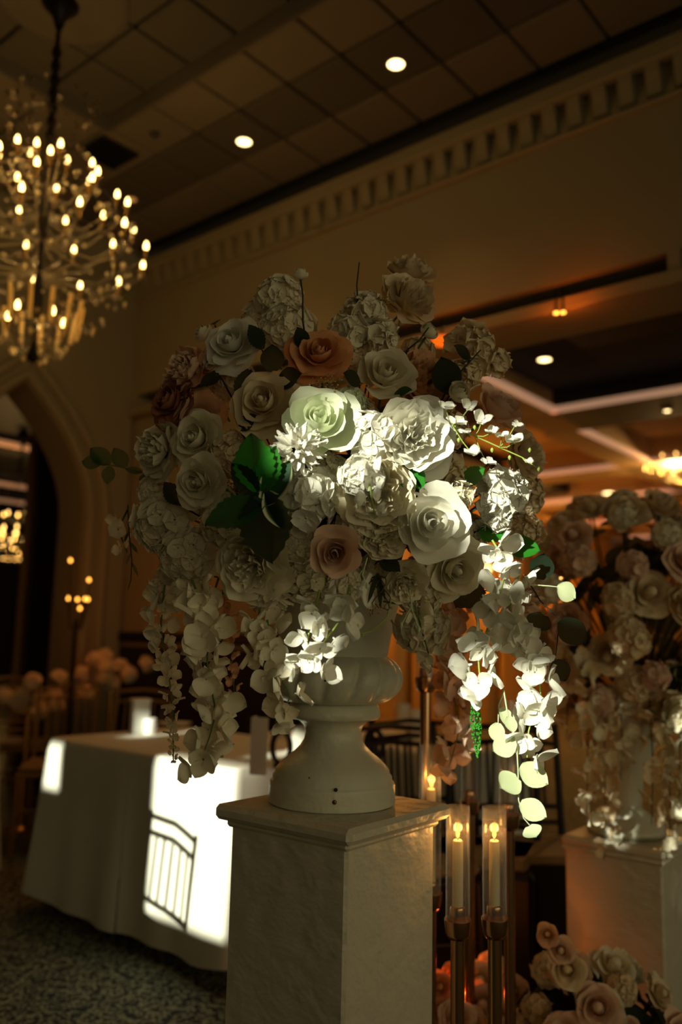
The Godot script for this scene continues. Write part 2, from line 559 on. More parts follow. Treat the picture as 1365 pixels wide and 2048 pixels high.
func strand(called: String, label: String, color: String, pts: Array, size: float, step: float, sd: int, taper := 0.55, kind := "wist", leafy := "stem", group := "") -> Node3D:
	rng.seed = sd
	var cv := Curve3D.new()
	cv.bake_interval = 0.01
	for i in pts.size():
		var p: Vector3 = pts[i]
		var tan_: Vector3 = (pts[mini(i + 1, pts.size() - 1)] - pts[maxi(i - 1, 0)]) / 6.0
		cv.add_point(p, -tan_, tan_)
	var o := thing(called, label, "flower strand", pts[0], Basis(), group)
	var long := cv.get_baked_length()
	var path := []
	for i in 13:
		path.append(cv.sample_baked(long * i / 12.0) - pts[0])
	part("stem", tubemesh(path, 0.0022, 0.0012, 5), M[leafy], o)
	var s := 0.0
	var i := 0
	while s < long:
		var p := cv.sample_baked(s)
		var k := size * lerpf(1.0, taper, s / long) * rng.randf_range(0.85, 1.15)
		var a := i * 2.4 + rng.randf_range(-0.5, 0.5)
		var side := Vector3(cos(a), -0.25, absf(sin(a)) * 0.9 if i % 3 else sin(a))
		var b := facing(side + Vector3(0, rng.randf_range(-0.5, 0.2), 0), rng.randf() * TAU)
		part("floret", kit["%s%d" % [kind, i % 3]], M[color], o, Transform3D(b.scaled(Vector3.ONE * k), p - pts[0] + side.normalized() * k * 0.35))
		s += 0.74 * step * lerpf(1.0, taper + 0.2, s / long)
		i += 1
	return o

func leaf_part(o: Node3D, mesh: String, material: String, foot: Vector3, tip: Vector3, up: Vector3, wide := 1.0) -> void:
	var z := tip - foot
	var y := (up - z * up.dot(z) / z.length_squared()).normalized()
	var x := y.cross(z.normalized())
	part("leaf", kit[mesh], M[material], o, Transform3D(Basis(x * z.length() * wide, y * z.length(), z), foot))

func sprig(called: String, label: String, category: String, mesh: String, material: String, pts: Array, leaves: Array, depth: float, stem_mat := "stem", thick := 0.0016) -> Node3D:
	# pts: photo points of the stem; leaves: [foot x, y, tip x, y, width]
	var w := []
	for q in pts:
		w.append(at(q.x, q.y, depth))
	var o := thing(called, label, category, w[0])
	for i in w.size():
		w[i] -= o.position
	part("stem", tubemesh(w, thick, thick * 0.6, 5), M[stem_mat], o)
	var k := 0
	for q in leaves:
		var f := at(q[0], q[1], depth) - o.position
		var t := at(q[2], q[3], depth - 0.012 * (k % 3)) - o.position
		leaf_part(o, mesh, material, f, t, Vector3(0.3 * sin(k * 2.0), 0.35, 1), q[4])
		k += 1
	return o

# ------------------------------------------------------------------ the room
func light_up() -> void:
	var p := deg_to_rad(PITCH)
	cam_basis = Basis(Vector3.RIGHT, p) * Basis(Vector3.BACK, deg_to_rad(ROLL))
	var a := deg_to_rad(-50.0)
	var along := Vector3(sin(a), 0, -cos(a))
	room = Basis(along, Vector3.UP, along.cross(Vector3.UP))
	var cam := Camera3D.new()
	cam.name = "camera"
	var lens := CameraAttributesPhysical.new()
	lens.frustum_focal_length = 24.0 / (2.0 * 1024.0 / FOCAL)
	lens.frustum_focus_distance = 1.56
	lens.exposure_aperture = 1.22
	lens.frustum_near = 0.05
	lens.frustum_far = 60.0
	cam.attributes = lens
	cam.transform = Transform3D(cam_basis, EYE)
	add_child(cam)
	cam.current = true
	var env := Environment.new()
	env.background_mode = Environment.BG_COLOR
	env.background_color = Color(0.96, 0.90, 0.70)
	env.background_energy_multiplier = 1.0
	env.tonemap_mode = Environment.TONE_MAPPER_LINEAR
	env.tonemap_exposure = 1.0
	env.sdfgi_enabled = true
	env.ssao_enabled = true
	env.ssil_enabled = true
	var we := WorldEnvironment.new()
	we.name = "environment"
	we.environment = env
	add_child(we)
	var sun := DirectionalLight3D.new()
	sun.name = "sun"
	sun.light_color = Color(1.0, 1.0, 0.90)
	sun.light_energy = 2.4
	sun.light_angular_distance = 0.53
	sun.shadow_enabled = true
	add_child(sun)
	var az := deg_to_rad(215.0)
	var el := deg_to_rad(18.0)
	var to_sun := Vector3(sin(az) * cos(el), sin(el), -cos(az) * cos(el))
	sun.transform = Transform3D(Basis.looking_at(-to_sun, Vector3.UP), Vector3.ZERO)

func room_part(called: String, mesh: Mesh, m: String, parent: Node3D) -> MeshInstance3D:
	return part(called, mesh, M[m], parent)

func build_room() -> void:
	var T := Transform3D(room, Vector3.ZERO)
	struct("floor", rbox(-6.0, 16.0, -0.12, 0.0, -3.4, 20.0), M.carpet, T)
	# main ceiling: a backing slab with tiles proud of it
	var ceil := struct("ceiling", rbox(-3.2, 6.4, 4.42, 4.6, -3.4, 4.3), M.tile_gap, T)
	var tile := rbox(-0.185, 0.185, 0.0, 0.05, -0.180, 0.180, 0.008)
	for i in range(-5, 11):
		for j in range(0, 8):
			var l := 1.71 + 0.385 * i
			var r := 3.665 - 0.378 * j
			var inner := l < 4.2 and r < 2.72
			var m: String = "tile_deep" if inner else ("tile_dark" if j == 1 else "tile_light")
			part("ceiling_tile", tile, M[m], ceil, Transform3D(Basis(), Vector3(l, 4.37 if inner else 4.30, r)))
	part("coffer_edge", rbox(-1.0, 4.2, 4.28, 4.43, 2.715, 2.735), M.tile_dark, ceil)
	part("coffer_edge", rbox(4.2, 4.22, 4.28, 4.43, -0.2, 2.735), M.tile_dark, ceil)
	part("painted_shade_strip", rbox(-3.2, 5.6, 4.26, 4.43, 3.87, 4.3), M.dark_paint, ceil)  # dark paint stands in for the shade above the crown
	# the long wall with its crown, clerestory slots, header and the wide opening
	var w := struct("wall_right", rbox(-3.2, 5.6, 3.10, 4.17, 3.9, 4.25), M.wall_paint, T)
	part("header", rbox(-3.2, 5.45, 2.93, 3.0, 3.86, 4.25, 0.01), M.wall_paint, w)
	part("slot_back", rbox(-3.2, 5.45, 2.99, 3.11, 4.12, 4.25), M.dark_paint, w)
	for l in [-2.4, -0.6, 1.22, 5.40]:
		part("slot_post", rbox(l, l + 0.06, 2.99, 3.11, 3.89, 4.15), M.wall_paint, w)
	part("wall_panel", rbox(3.6, 5.6, 0.0, 2.94, 3.95, 4.25), M.wall_paint, w)
	part("crown_fascia", rbox(-3.2, 5.45, 4.07, 4.17, 3.82, 3.92, 0.012), M.wall_paint, w)
	part("crown_bead", rbox(-3.2, 5.45, 3.87, 3.90, 3.86, 3.92, 0.01), M.wall_paint, w)
	var corbel := MB.new()
	var prof := [Vector3(0, 0, 0), Vector3(0, 0.17, 0), Vector3(0, 0.17, -0.055), Vector3(0, 0.13, -0.05), Vector3(0, 0.07, -0.03), Vector3(0, 0.03, -0.012)]
	for k in prof.size() - 1:
		corbel.poly([prof[k] + Vector3(0.035, 0, 0), prof[k + 1] + Vector3(0.035, 0, 0), prof[k + 1] - Vector3(0.035, 0, 0), prof[k] - Vector3(0.035, 0, 0)], Vector3(0, 0.12, -0.03))
	for s in [-1.0, 1.0]:
		var side := []
		for q in prof:
			side.append(q + Vector3(0.035 * s, 0, 0))
		corbel.poly(side, Vector3(0, 0.1, -0.04))
	var cm := corbel.done()
	for i in 46:
		part("corbel", cm, M.wall_paint, w, Transform3D(Basis(), Vector3(-0.9 + 0.138 * i, 3.90, 3.90)))
	var rail := struct("trim_1", rbox(3.6, 5.45, 1.20, 1.27, 3.90, 3.96, 0.01), M.dark_paint, T)
	part("wainscot", rbox(3.6, 5.45, 0.0, 1.16, 3.93, 3.96), M.hall_dark, rail)
	# wall with the pointed arch
	build_arch(T)
	# behind the camera: made-up openings shape the sun patches, soft sky through tall windows
	var back := MB.new()
	var sun_slots := [[0.27, 0.635, 2.83, 3.03], [0.55, 0.64, 2.49, 2.62], [0.27, 0.395, 2.77, 2.83], [0.27, 0.42, 2.34, 2.65], [1.91, 2.40, 1.88, 2.53], [3.08, 3.20, 2.26, 2.48], [2.0, 2.12, 2.57, 2.74], [2.90, 3.02, 2.58, 2.74]]
	var xs := [-3.2, 6.0]
	var ys := [0.0, 4.6]
	for q in sun_slots:
		xs.append_array([q[0], q[1]])
		ys.append_array([q[2], q[3]])
	xs.sort()
	ys.sort()
	for i in xs.size() - 1:
		for j in ys.size() - 1:
			var m := Vector2((xs[i] + xs[i + 1]) / 2.0, (ys[j] + ys[j + 1]) / 2.0)
			var open := false
			for q in sun_slots:
				open = open or (m.x > q[0] and m.x < q[1] and m.y > q[2] and m.y < q[3])
			if not open and xs[i + 1] > xs[i] and ys[j + 1] > ys[j]:
				back.box(Vector3(xs[i], ys[j], -3.06), Vector3(xs[i + 1], ys[j + 1], -3.0))
	struct("wall_back", back.done(), M.wall_paint, T)
	var near := struct("wall_near", rbox(-2.9, -2.6, 0.0, 0.5, -3.06, 4.3), M.wall_paint, T)
	part("lintel", rbox(-2.9, -2.6, 2.9, 4.6, -3.06, 4.3), M.wall_paint, near)
	for k in [-3.06, -0.75, 1.5, 3.7]:
		part("pier", rbox(-2.9, -2.6, 0.5, 2.9, k, k + 0.3), M.wall_paint, near)
	build_hall(T)

func arch_curve(half: float, spring: float, apex: float, mid: float, steps := 12) -> Array:   # from the near foot over the apex to the far foot (r, h)
	var out := []
	for s in [-1.0, 1.0]:
		for i in steps + 1:
			var t := float(i) / steps if s < 0 else 1.0 - float(i) / steps
			if s > 0 and i == 0:
				continue
			var x := half * (1.0 - pow(t, 1.7))
			out.append(Vector2(mid + s * x, spring + (apex - spring) * pow(t, 0.85)))
	return out

func build_arch(T: Transform3D) -> void:
	var inner := arch_curve(0.54, 2.10, 3.0, 3.0)
	var poly := PackedVector2Array([Vector2(3.92, 0), Vector2(3.92, 4.4), Vector2(-3.1, 4.4), Vector2(-3.1, 0), Vector2(2.46, 0)])
	for q in inner:
		poly.append(q)
	poly.append(Vector2(3.54, 0))
	var tris := Geometry2D.triangulate_polygon(poly)
	var b := MB.new()
	for l in [5.45, 5.78]:
		for k in range(0, tris.size(), 3):
			var f := []
			for j in 3:
				var q: Vector2 = poly[tris[k + j]]
				f.append(Vector3(l, q.y, q.x))
			b.poly(f, Vector3(5.6, f[0].y, f[0].z))
	var w := struct("wall_left", b.done(), M.arch_paint, T)
	var edge := [Vector2(2.46, 0)]
	edge.append_array(inner)
	edge.append(Vector2(3.54, 0))
	var g := []
	for q in edge:
		for l in [5.45, 5.78]:
			g.append(Vector3(l, q.y, q.x))
	b = MB.new()
	b.grid(g, edge.size(), 2)
	part("arch_reveal", b.done(), M.arch_paint, w)
	for k in 2:
		var grow := 0.05 + 0.13 * k
		var outer := arch_curve(0.54 + grow, 2.10, 3.0 + grow * 1.1, 3.0)
		var path := [Vector3(5.44, 0, 3.0 - 0.54 - grow)]
		for q in outer:
			path.append(Vector3(5.44, q.y, q.x))
		path.append(Vector3(5.44, 0, 3.54 + grow))
		part("arch_moulding", tubemesh(path, 0.038, 0.038, 8), M.arch_paint, w)
	# hall beyond the arch
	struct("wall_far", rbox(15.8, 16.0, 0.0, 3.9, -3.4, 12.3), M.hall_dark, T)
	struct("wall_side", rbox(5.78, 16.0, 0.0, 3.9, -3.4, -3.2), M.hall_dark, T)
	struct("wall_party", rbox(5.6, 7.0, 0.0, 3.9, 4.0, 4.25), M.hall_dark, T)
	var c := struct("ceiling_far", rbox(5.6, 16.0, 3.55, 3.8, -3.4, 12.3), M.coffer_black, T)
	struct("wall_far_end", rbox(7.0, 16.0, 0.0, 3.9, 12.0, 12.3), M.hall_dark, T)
	for q in [[-60, 882, 80, 903], [-60, 952, 104, 986], [-60, 1012, 110, 1018]]:
		var k := (room.inverse() * level(q[2], q[3], 3.42))
		part("cove_light", rbox(k.x, k.x + 0.10, 3.42, 3.47, k.z - 3.0, k.z), M.dim_cove, c)
		part("ceiling_beam", rbox(k.x + 0.10, k.x + 0.5, 3.41, 3.56, k.z - 3.0, k.z), M.coffer_black, c)

func build_hall(T: Transform3D) -> void:
	# the neighbouring hall: dark and gold coffers with glowing edges
	var c := struct("ceiling_hall", rbox(-6.0, 7.0, 3.72, 3.9, 4.2, 19.6), M.coffer_gold, T)
	part("coffer_panel", rbox(-4.0, 3.5, 3.62, 3.73, 4.25, 7.25), M.coffer_black, c)
	# soffits between the coffers: l0, l1, r0, r1, paint
	for q in [[3.5, 3.9, 4.25, 8.0, "hall_wall"], [-6.0, 3.9, 7.25, 8.0, "coffer_black"], [3.6, 3.95, 8.0, 19.0, "hall_wall"], [-6.0, 6.95, 10.0, 10.55, "hall_wall"], [3.95, 6.95, 7.2, 7.6, "hall_wall"], [-6.0, 6.95, 12.1, 12.7, "hall_wall"], [-6.0, 6.95, 14.6, 15.2, "hall_wall"], [-6.0, 6.95, 17.0, 17.5, "hall_wall"], [6.5, 6.95, 4.25, 19.0, "hall_wall"]]:
		part("soffit", rbox(q[0], q[1], 3.40, 3.73, q[2], q[3]), M[q[4]], c)
	for q in [[3.44, 3.5, 4.6, 7.25], [-4.0, 3.5, 7.19, 7.25], [3.54, 3.6, 8.0, 10.0], [-4.0, 3.6, 9.93, 10.0], [3.95, 5.2, 9.93, 10.0], [-2.0, 6.9, 12.0, 12.1], [3.95, 6.9, 14.5, 14.6], [3.95, 6.9, 16.9, 17.0]]:
		part("cove_light", rbox(q[0], q[1], 3.40, 3.45, q[2], q[3]), M.cove, c)
	struct("wall_hall", rbox(-6.0, 7.1, 0.0, 3.9, 19.2, 19.5), M.hall_wall, T)
	struct("wall_hall_side", rbox(6.9, 7.1, 0.0, 3.9, 4.0, 19.5), M.hall_wall, T)
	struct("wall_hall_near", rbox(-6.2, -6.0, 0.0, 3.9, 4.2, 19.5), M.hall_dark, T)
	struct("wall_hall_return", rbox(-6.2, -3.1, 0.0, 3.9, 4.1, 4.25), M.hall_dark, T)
	for i in 7:
		var d := MB.new()
		var g := []
		for k in 25:
			for j in 2:
				g.append(Vector3(6.8 + 0.05 * sin(k * 1.9), 0.02 + 3.36 * j, k * 0.033))
		d.grid(g, 25, 2)
		var o := part("gold_drape", d.done(), M.drape_gold, self, Transform3D(room, ro(0, 0, 8.5 + i * 1.2)))
		tag(o, "%s gold drape along the hall's side wall, counted from the wide opening" % ["first", "second", "third", "fourth", "fifth", "sixth", "seventh"][i], "drape", "gold drapes of the neighbouring hall")

func downlight(l: float, h: float, r: float, label: String, m := "downlight", power := 0.5, size := 0.045) -> void:
	var o := thing("recessed_light", label, "ceiling light", ro(l, h, r), room, "recessed ceiling lights")
	part("trim_ring", lathemesh([Vector2(size + 0.018, 0.0), Vector2(size + 0.016, -0.006), Vector2(size, -0.004), Vector2(size, 0.0)], 20), M.tile_light, o)
	part("lens", lathemesh([Vector2(size, -0.001), Vector2(size * 0.7, -0.005), Vector2(0, -0.007)], 20), M[m], o)
	if power > 0.0:
		var s := SpotLight3D.new()
		s.name = "lamp"
		s.light_color = Color(1.0, 0.78, 0.48)
		s.light_energy = power
		s.light_size = 0.05
		s.spot_range = 30.0
		s.spot_attenuation = 2.0
		s.spot_angle = 40.0
		s.shadow_enabled = true
		s.transform = Transform3D(Basis(Vector3.RIGHT, -PI / 2), Vector3(0, -0.02, 0))
		o.add_child(s)

func chandelier(label: String, where: Vector3, k: float, tiers: Array, crystals: int, power: float, bulb := "bulb", detailed := true, up := 0.0) -> void:
	# where: the middle of its bottom finial; k: scale; tiers: [radius, height, bulbs]
	var o := thing("chandelier", label, "chandelier", where, Basis().scaled(Vector3.ONE * k))
	var top: float = (up - where.y) / k
	part("canopy", lathemesh([Vector2(0, 0.0), Vector2(0.05, -0.02), Vector2(0.09, -0.10), Vector2(0.035, -0.16), Vector2(0.02, -0.22)], 16), M.bronze, o, Transform3D(Basis(), Vector3(0, top, 0)))
	part("rod", tubemesh([Vector3(0, 1.0, 0), Vector3(0, top - 0.2, 0)], 0.012, 0.012, 6), M.bronze, o)
	if detailed:
		var link := lathemesh([Vector2(0.016, -0.03), Vector2(0.026, 0), Vector2(0.016, 0.03)], 8)
		for i in 7:
			part("chain_link", link, M.bronze, o, Transform3D(Basis(), Vector3(0, 1.12 + i * (top - 1.4) / 7.0, 0)))
	if detailed:
		part("column", lathemesh([Vector2(0.0, -0.02), Vector2(0.03, 0.0), Vector2(0.008, 0.1), Vector2(0.03, 0.3), Vector2(0.01, 0.5), Vector2(0.03, 0.7), Vector2(0.01, 0.9), Vector2(0.01, 1.05)], 12), M.bronze, o)
	var bulb_mesh := lathemesh([Vector2(0, -0.025), Vector2(0.009, -0.016), Vector2(0.0115, 0.0), Vector2(0.007, 0.015), Vector2(0, 0.026)], 8)
	var cup_mesh := lathemesh([Vector2(0.0, -0.075), Vector2(0.008, -0.07), Vector2(0.008, -0.03), Vector2(0.02, -0.026), Vector2(0.0, -0.022)], 8)
	var gem := lathemesh([Vector2(0, -0.014), Vector2(0.008, 0.003), Vector2(0, 0.010)], 6)
	var total := 0
	for t in tiers:
		total += int(t[2])
	rng.seed = 77
	for t in tiers:
		var ring := []
		for i in 33:
			ring.append(Vector3(t[0] * cos(TAU * i / 32), t[1] - 0.075, t[0] * sin(TAU * i / 32)))
		part("ring", tubemesh(ring, 0.003, 0.003, 5), M.bronze, o)
		for i in int(t[2]):
			var a: float = TAU * (i + 0.3 * t[2]) / t[2]
			var p := Vector3(t[0] * cos(a), t[1] + rng.randf_range(-0.012, 0.012), t[0] * sin(a))
			part("bulb", bulb_mesh, M[bulb], o, Transform3D(Basis(), p))
			if detailed:
				omni("lamp", p, Color(1.0, 0.78, 0.46), power / total, 0.012, o)
				part("candle_cup", cup_mesh, M.brass, o, Transform3D(Basis(), p))
				part("arm", tubemesh([Vector3(0, t[1] - 0.16, 0), Vector3(p.x * 0.55, t[1] - 0.20, p.z * 0.55), p + Vector3(0, -0.07, 0)], 0.003, 0.003, 5), M.crystal, o)
	if not detailed:
		omni("lamp", Vector3(0, tiers[0][1] - 0.25, 0), Color(1.0, 0.78, 0.46), power, 0.12, o)
	for i in crystals:
		var a := rng.randf() * TAU
		var y := rng.randf()
		var h: float = lerpf(0.0, 1.32, y)
		var rad: float = 0.52 * sqrt(clampf(h / 0.55, 0.02, 1.0)) if h < 0.55 else (lerpf(0.54, 0.14, (h - 0.55) / 0.45) if h < 1.0 else 0.22)
		rad *= rng.randf_range(0.7, 1.0)
		part("crystal", gem, M["crystal_facet" if i % 3 else "crystal"], o, Transform3D(Basis(Vector3.UP, a).scaled(Vector3.ONE * rng.randf_range(0.9, 2.0)), Vector3(rad * cos(a), h, rad * sin(a))))
	if detailed:
		for i in 14:
			var a := TAU * i / 14.0
			part("crystal_rod", tubemesh([Vector3(0.19 * cos(a), 0.13, 0.19 * sin(a)), Vector3(0.21 * cos(a), 0.29, 0.21 * sin(a))], 0.010, 0.010, 6), M.crystal_rod, o)

# ------------------------------------------------------------------ furniture
func chair(label: String, where: Vector3, turn: float, wood := "gold_wood", group := "") -> Node3D:
	var o := thing("banquet_chair", label, "chair", where, Basis(Vector3.UP, turn), group)    # the back is at -z
	for s in [-1.0, 1.0]:
		part("leg", tubemesh([Vector3(0.19 * s, 0.0, 0.20), Vector3(0.175 * s, 0.44, 0.185)], 0.014, 0.019, 8), M[wood], o)
		part("leg", tubemesh([Vector3(0.18 * s, 0.0, -0.24), Vector3(0.175 * s, 0.44, -0.19), Vector3(0.175 * s, 0.92, -0.26)], 0.015, 0.014, 8), M[wood], o)
		part("side_rail", tubemesh([Vector3(0.18 * s, 0.22, 0.19), Vector3(0.18 * s, 0.22, -0.21)], 0.009, 0.009, 6), M[wood], o)
	part("seat", boxmesh(Vector3(-0.20, 0.43, -0.20), Vector3(0.20, 0.46, 0.20), 0.012), M[wood], o)
	part("cushion", boxmesh(Vector3(-0.19, 0.46, -0.18), Vector3(0.19, 0.50, 0.19), 0.018), M.cushion, o)
	for q in [[0.90, -0.257], [0.84, -0.248], [0.60, -0.213], [0.54, -0.205]]:
		part("back_rail", tubemesh([Vector3(-0.175, q[0], q[1]), Vector3(0, q[0] + (0.015 if q[0] > 0.8 else 0.0), q[1] - 0.012), Vector3(0.175, q[0], q[1])], 0.011, 0.011, 6), M[wood], o)
	for i in 5:
		var x := -0.116 + 0.058 * i
		part("spindle", tubemesh([Vector3(x, 0.60, -0.222), Vector3(x, 0.84, -0.258)], 0.007, 0.007, 6), M[wood], o)
	if wood == "black_wood":
		part("under_seat_shade", boxmesh(Vector3(-0.215, 0.03, -0.2), Vector3(0.215, 0.47, 0.215), 0.02), M.black_wood, o)  # black block added for the deep shade beneath the seat
	for z in [0.19, -0.22]:
		part("stretcher", tubemesh([Vector3(-0.18, 0.25, z), Vector3(0.18, 0.25, z)], 0.009, 0.009, 6), M[wood], o)
	return o

func table(label: String, cloth_label: String, l0: float, l1: float, r0: float, r1: float, h: float, deep := 0.05) -> void:
	var mid := ro((l0 + l1) / 2, 0, (r0 + r1) / 2)
	var o := thing("banquet_table", label, "table", mid, room)
	var a := (l1 - l0) / 2
	var b := (r1 - r0) / 2
	part("tabletop", boxmesh(Vector3(-a, h - 0.03, -b), Vector3(a, h, b), 0.006), M.dark_wood, o)
	for sx in [-1.0, 1.0]:
		for sz in [-1.0, 1.0]:
			part("leg", tubemesh([Vector3((a - 0.1) * sx, 0, (b - 0.1) * sz), Vector3((a - 0.1) * sx, h - 0.03, (b - 0.1) * sz)], 0.02, 0.02, 8), M.black_metal, o)
	# the cloth: a flat top, a soft edge and a skirt that falls in folds
	var n := 160
	var g := []
	var per := 4.0 * (a + b)
	for i in n + 1:
		var s := fposmod(per * i / n + a, per)
		var p := Vector2.ZERO
		var out := Vector2.ZERO
		var corner := 0.0
		var runs := [[Vector2(-a, -b), Vector2(1, 0), 2 * a], [Vector2(a, -b), Vector2(0, 1), 2 * b], [Vector2(a, b), Vector2(-1, 0), 2 * a], [Vector2(-a, b), Vector2(0, -1), 2 * b]]
		for q in runs:
			if s <= q[2]:
				p = q[0] + q[1] * s
				out = Vector2(q[1].y, -q[1].x)
				var e: float = minf(s, q[2] - s)
				corner = exp(-e * e / 0.012)
				var toward: Vector2 = q[1] * (-1.0 if s < q[2] / 2.0 else 1.0)
				out = (out + toward * corner * 0.95).normalized()
				break
			s -= q[2]
		var fold := sin(i * 0.55) * 0.5 + sin(i * 0.23 + 1.0) * 0.5
		var rows := [[0.0, 0.0], [0.0, 1.0], [0.012, 1.0], [0.05, 1.0], [0.16, 1.0], [0.32, 1.0], [0.48, 1.0], [0.62, 1.0], [h - 0.045, 1.0]]
		for k in rows.size():
			var fall: float = rows[k][0]
			var t: float = fall / h
			var push := (0.012 if k == 2 else (0.02 if k > 2 else 0.0)) + t * (0.02 + 0.025 * fold + corner * 0.05)
			var q: Vector2 = (p * (1.0 if k else 0.0)) + out * push
			g.append(Vector3(q.x, h + 0.004 - fall + (0.03 * t * corner if k > 5 else 0.0), q.y))
	var mb := MB.new()
	mb.grid(g, n + 1, 9, true)
	var cl := part("tablecloth", mb.done(), M.linen, self, Transform3D(room, mid))
	tag(cl, cloth_label, "tablecloth")

func candle_set(px: float, cup_y: float, top_y: float, depth: float, stand_label: String, candle_label: String, lit := true) -> void:
	var cup := at(px, cup_y, depth)
	var tall := cup.y
	var high := at(px, top_y, depth).y - tall
	var o := thing("candle_stand", stand_label, "candle stand", Vector3(cup.x, 0, cup.z))
	part("base", lathemesh([Vector2(0, 0.022), Vector2(0.05, 0.02), Vector2(0.058, 0.014), Vector2(0.058, 0.0), Vector2(0, 0)], 24), M.rose_gold, o)
	part("pole", lathemesh([Vector2(0.0145, 0.015), Vector2(0.0145, tall - 0.035)], 16), M.rose_gold, o)
	part("cup", lathemesh([Vector2(0.0, tall - 0.04), Vector2(0.02, tall - 0.038), Vector2(0.026, tall - 0.028), Vector2(0.0285, tall), Vector2(0.0265, tall), Vector2(0.024, tall - 0.01), Vector2(0, tall - 0.012)], 24), M.rose_gold, o)
	part("candle_socket", lathemesh([Vector2(0, tall - 0.012), Vector2(0.017, tall - 0.01), Vector2(0.0165, tall + 0.022), Vector2(0.012, tall + 0.026)], 18), M.rose_gold, o)
	part("glass_tube", lathemesh([Vector2(0.0255, tall - 0.006), Vector2(0.0255, tall + high), Vector2(0.0235, tall + high), Vector2(0.0235, tall - 0.006)], 28), M.glass, o)
	if lit:
		var ctop := tall + high * 0.70
		var c := thing("taper_candle", candle_label, "candle", Vector3(cup.x, tall + 0.0, cup.z))
		part("wax", lathemesh([Vector2(0.0115, 0.012), Vector2(0.0112, ctop - tall - 0.004), Vector2(0.008, ctop - tall), Vector2(0, ctop - tall - 0.002)], 16), M.wax, c)
		part("wick", tubemesh([Vector3(0, ctop - tall - 0.004, 0), Vector3(0.0005, ctop - tall + 0.006, 0)], 0.001, 0.001, 4), M.chip, c)
		part("flame", lathemesh([Vector2(0, ctop - tall + 0.002), Vector2(0.0034, ctop - tall + 0.007), Vector2(0.0042, ctop - tall + 0.012), Vector2(0.0026, ctop - tall + 0.022), Vector2(0.001, ctop - tall + 0.030), Vector2(0, ctop - tall + 0.036)], 10), M.flame, c)
		omni("lamp", Vector3(0, ctop - tall + 0.015, 0), Color(1.0, 0.70, 0.36), 0.006, 0.004, c)

func pedestal(called: String, label: String, center: Vector3, side: float, top: float, cap: float) -> Node3D:
	var o := thing(called, label, "pedestal", center, Basis(Vector3.UP, deg_to_rad(1.6)) * room)
	var k := cap / 2.0
	var s := side / 2.0
	part("column", boxmesh(Vector3(-s, 0.0, -s), Vector3(s, top - 0.028, s), 0.006), M.pedestal_paint, o)
	part("cap", boxmesh(Vector3(-k, top - 0.03, -k), Vector3(k, top, k), 0.009), M.pedestal_paint, o)
	part("cap_moulding", boxmesh(Vector3(-s - 0.008, top - 0.045, -s - 0.008), Vector3(s + 0.008, top - 0.029, s + 0.008), 0.006), M.pedestal_paint, o)
	return o

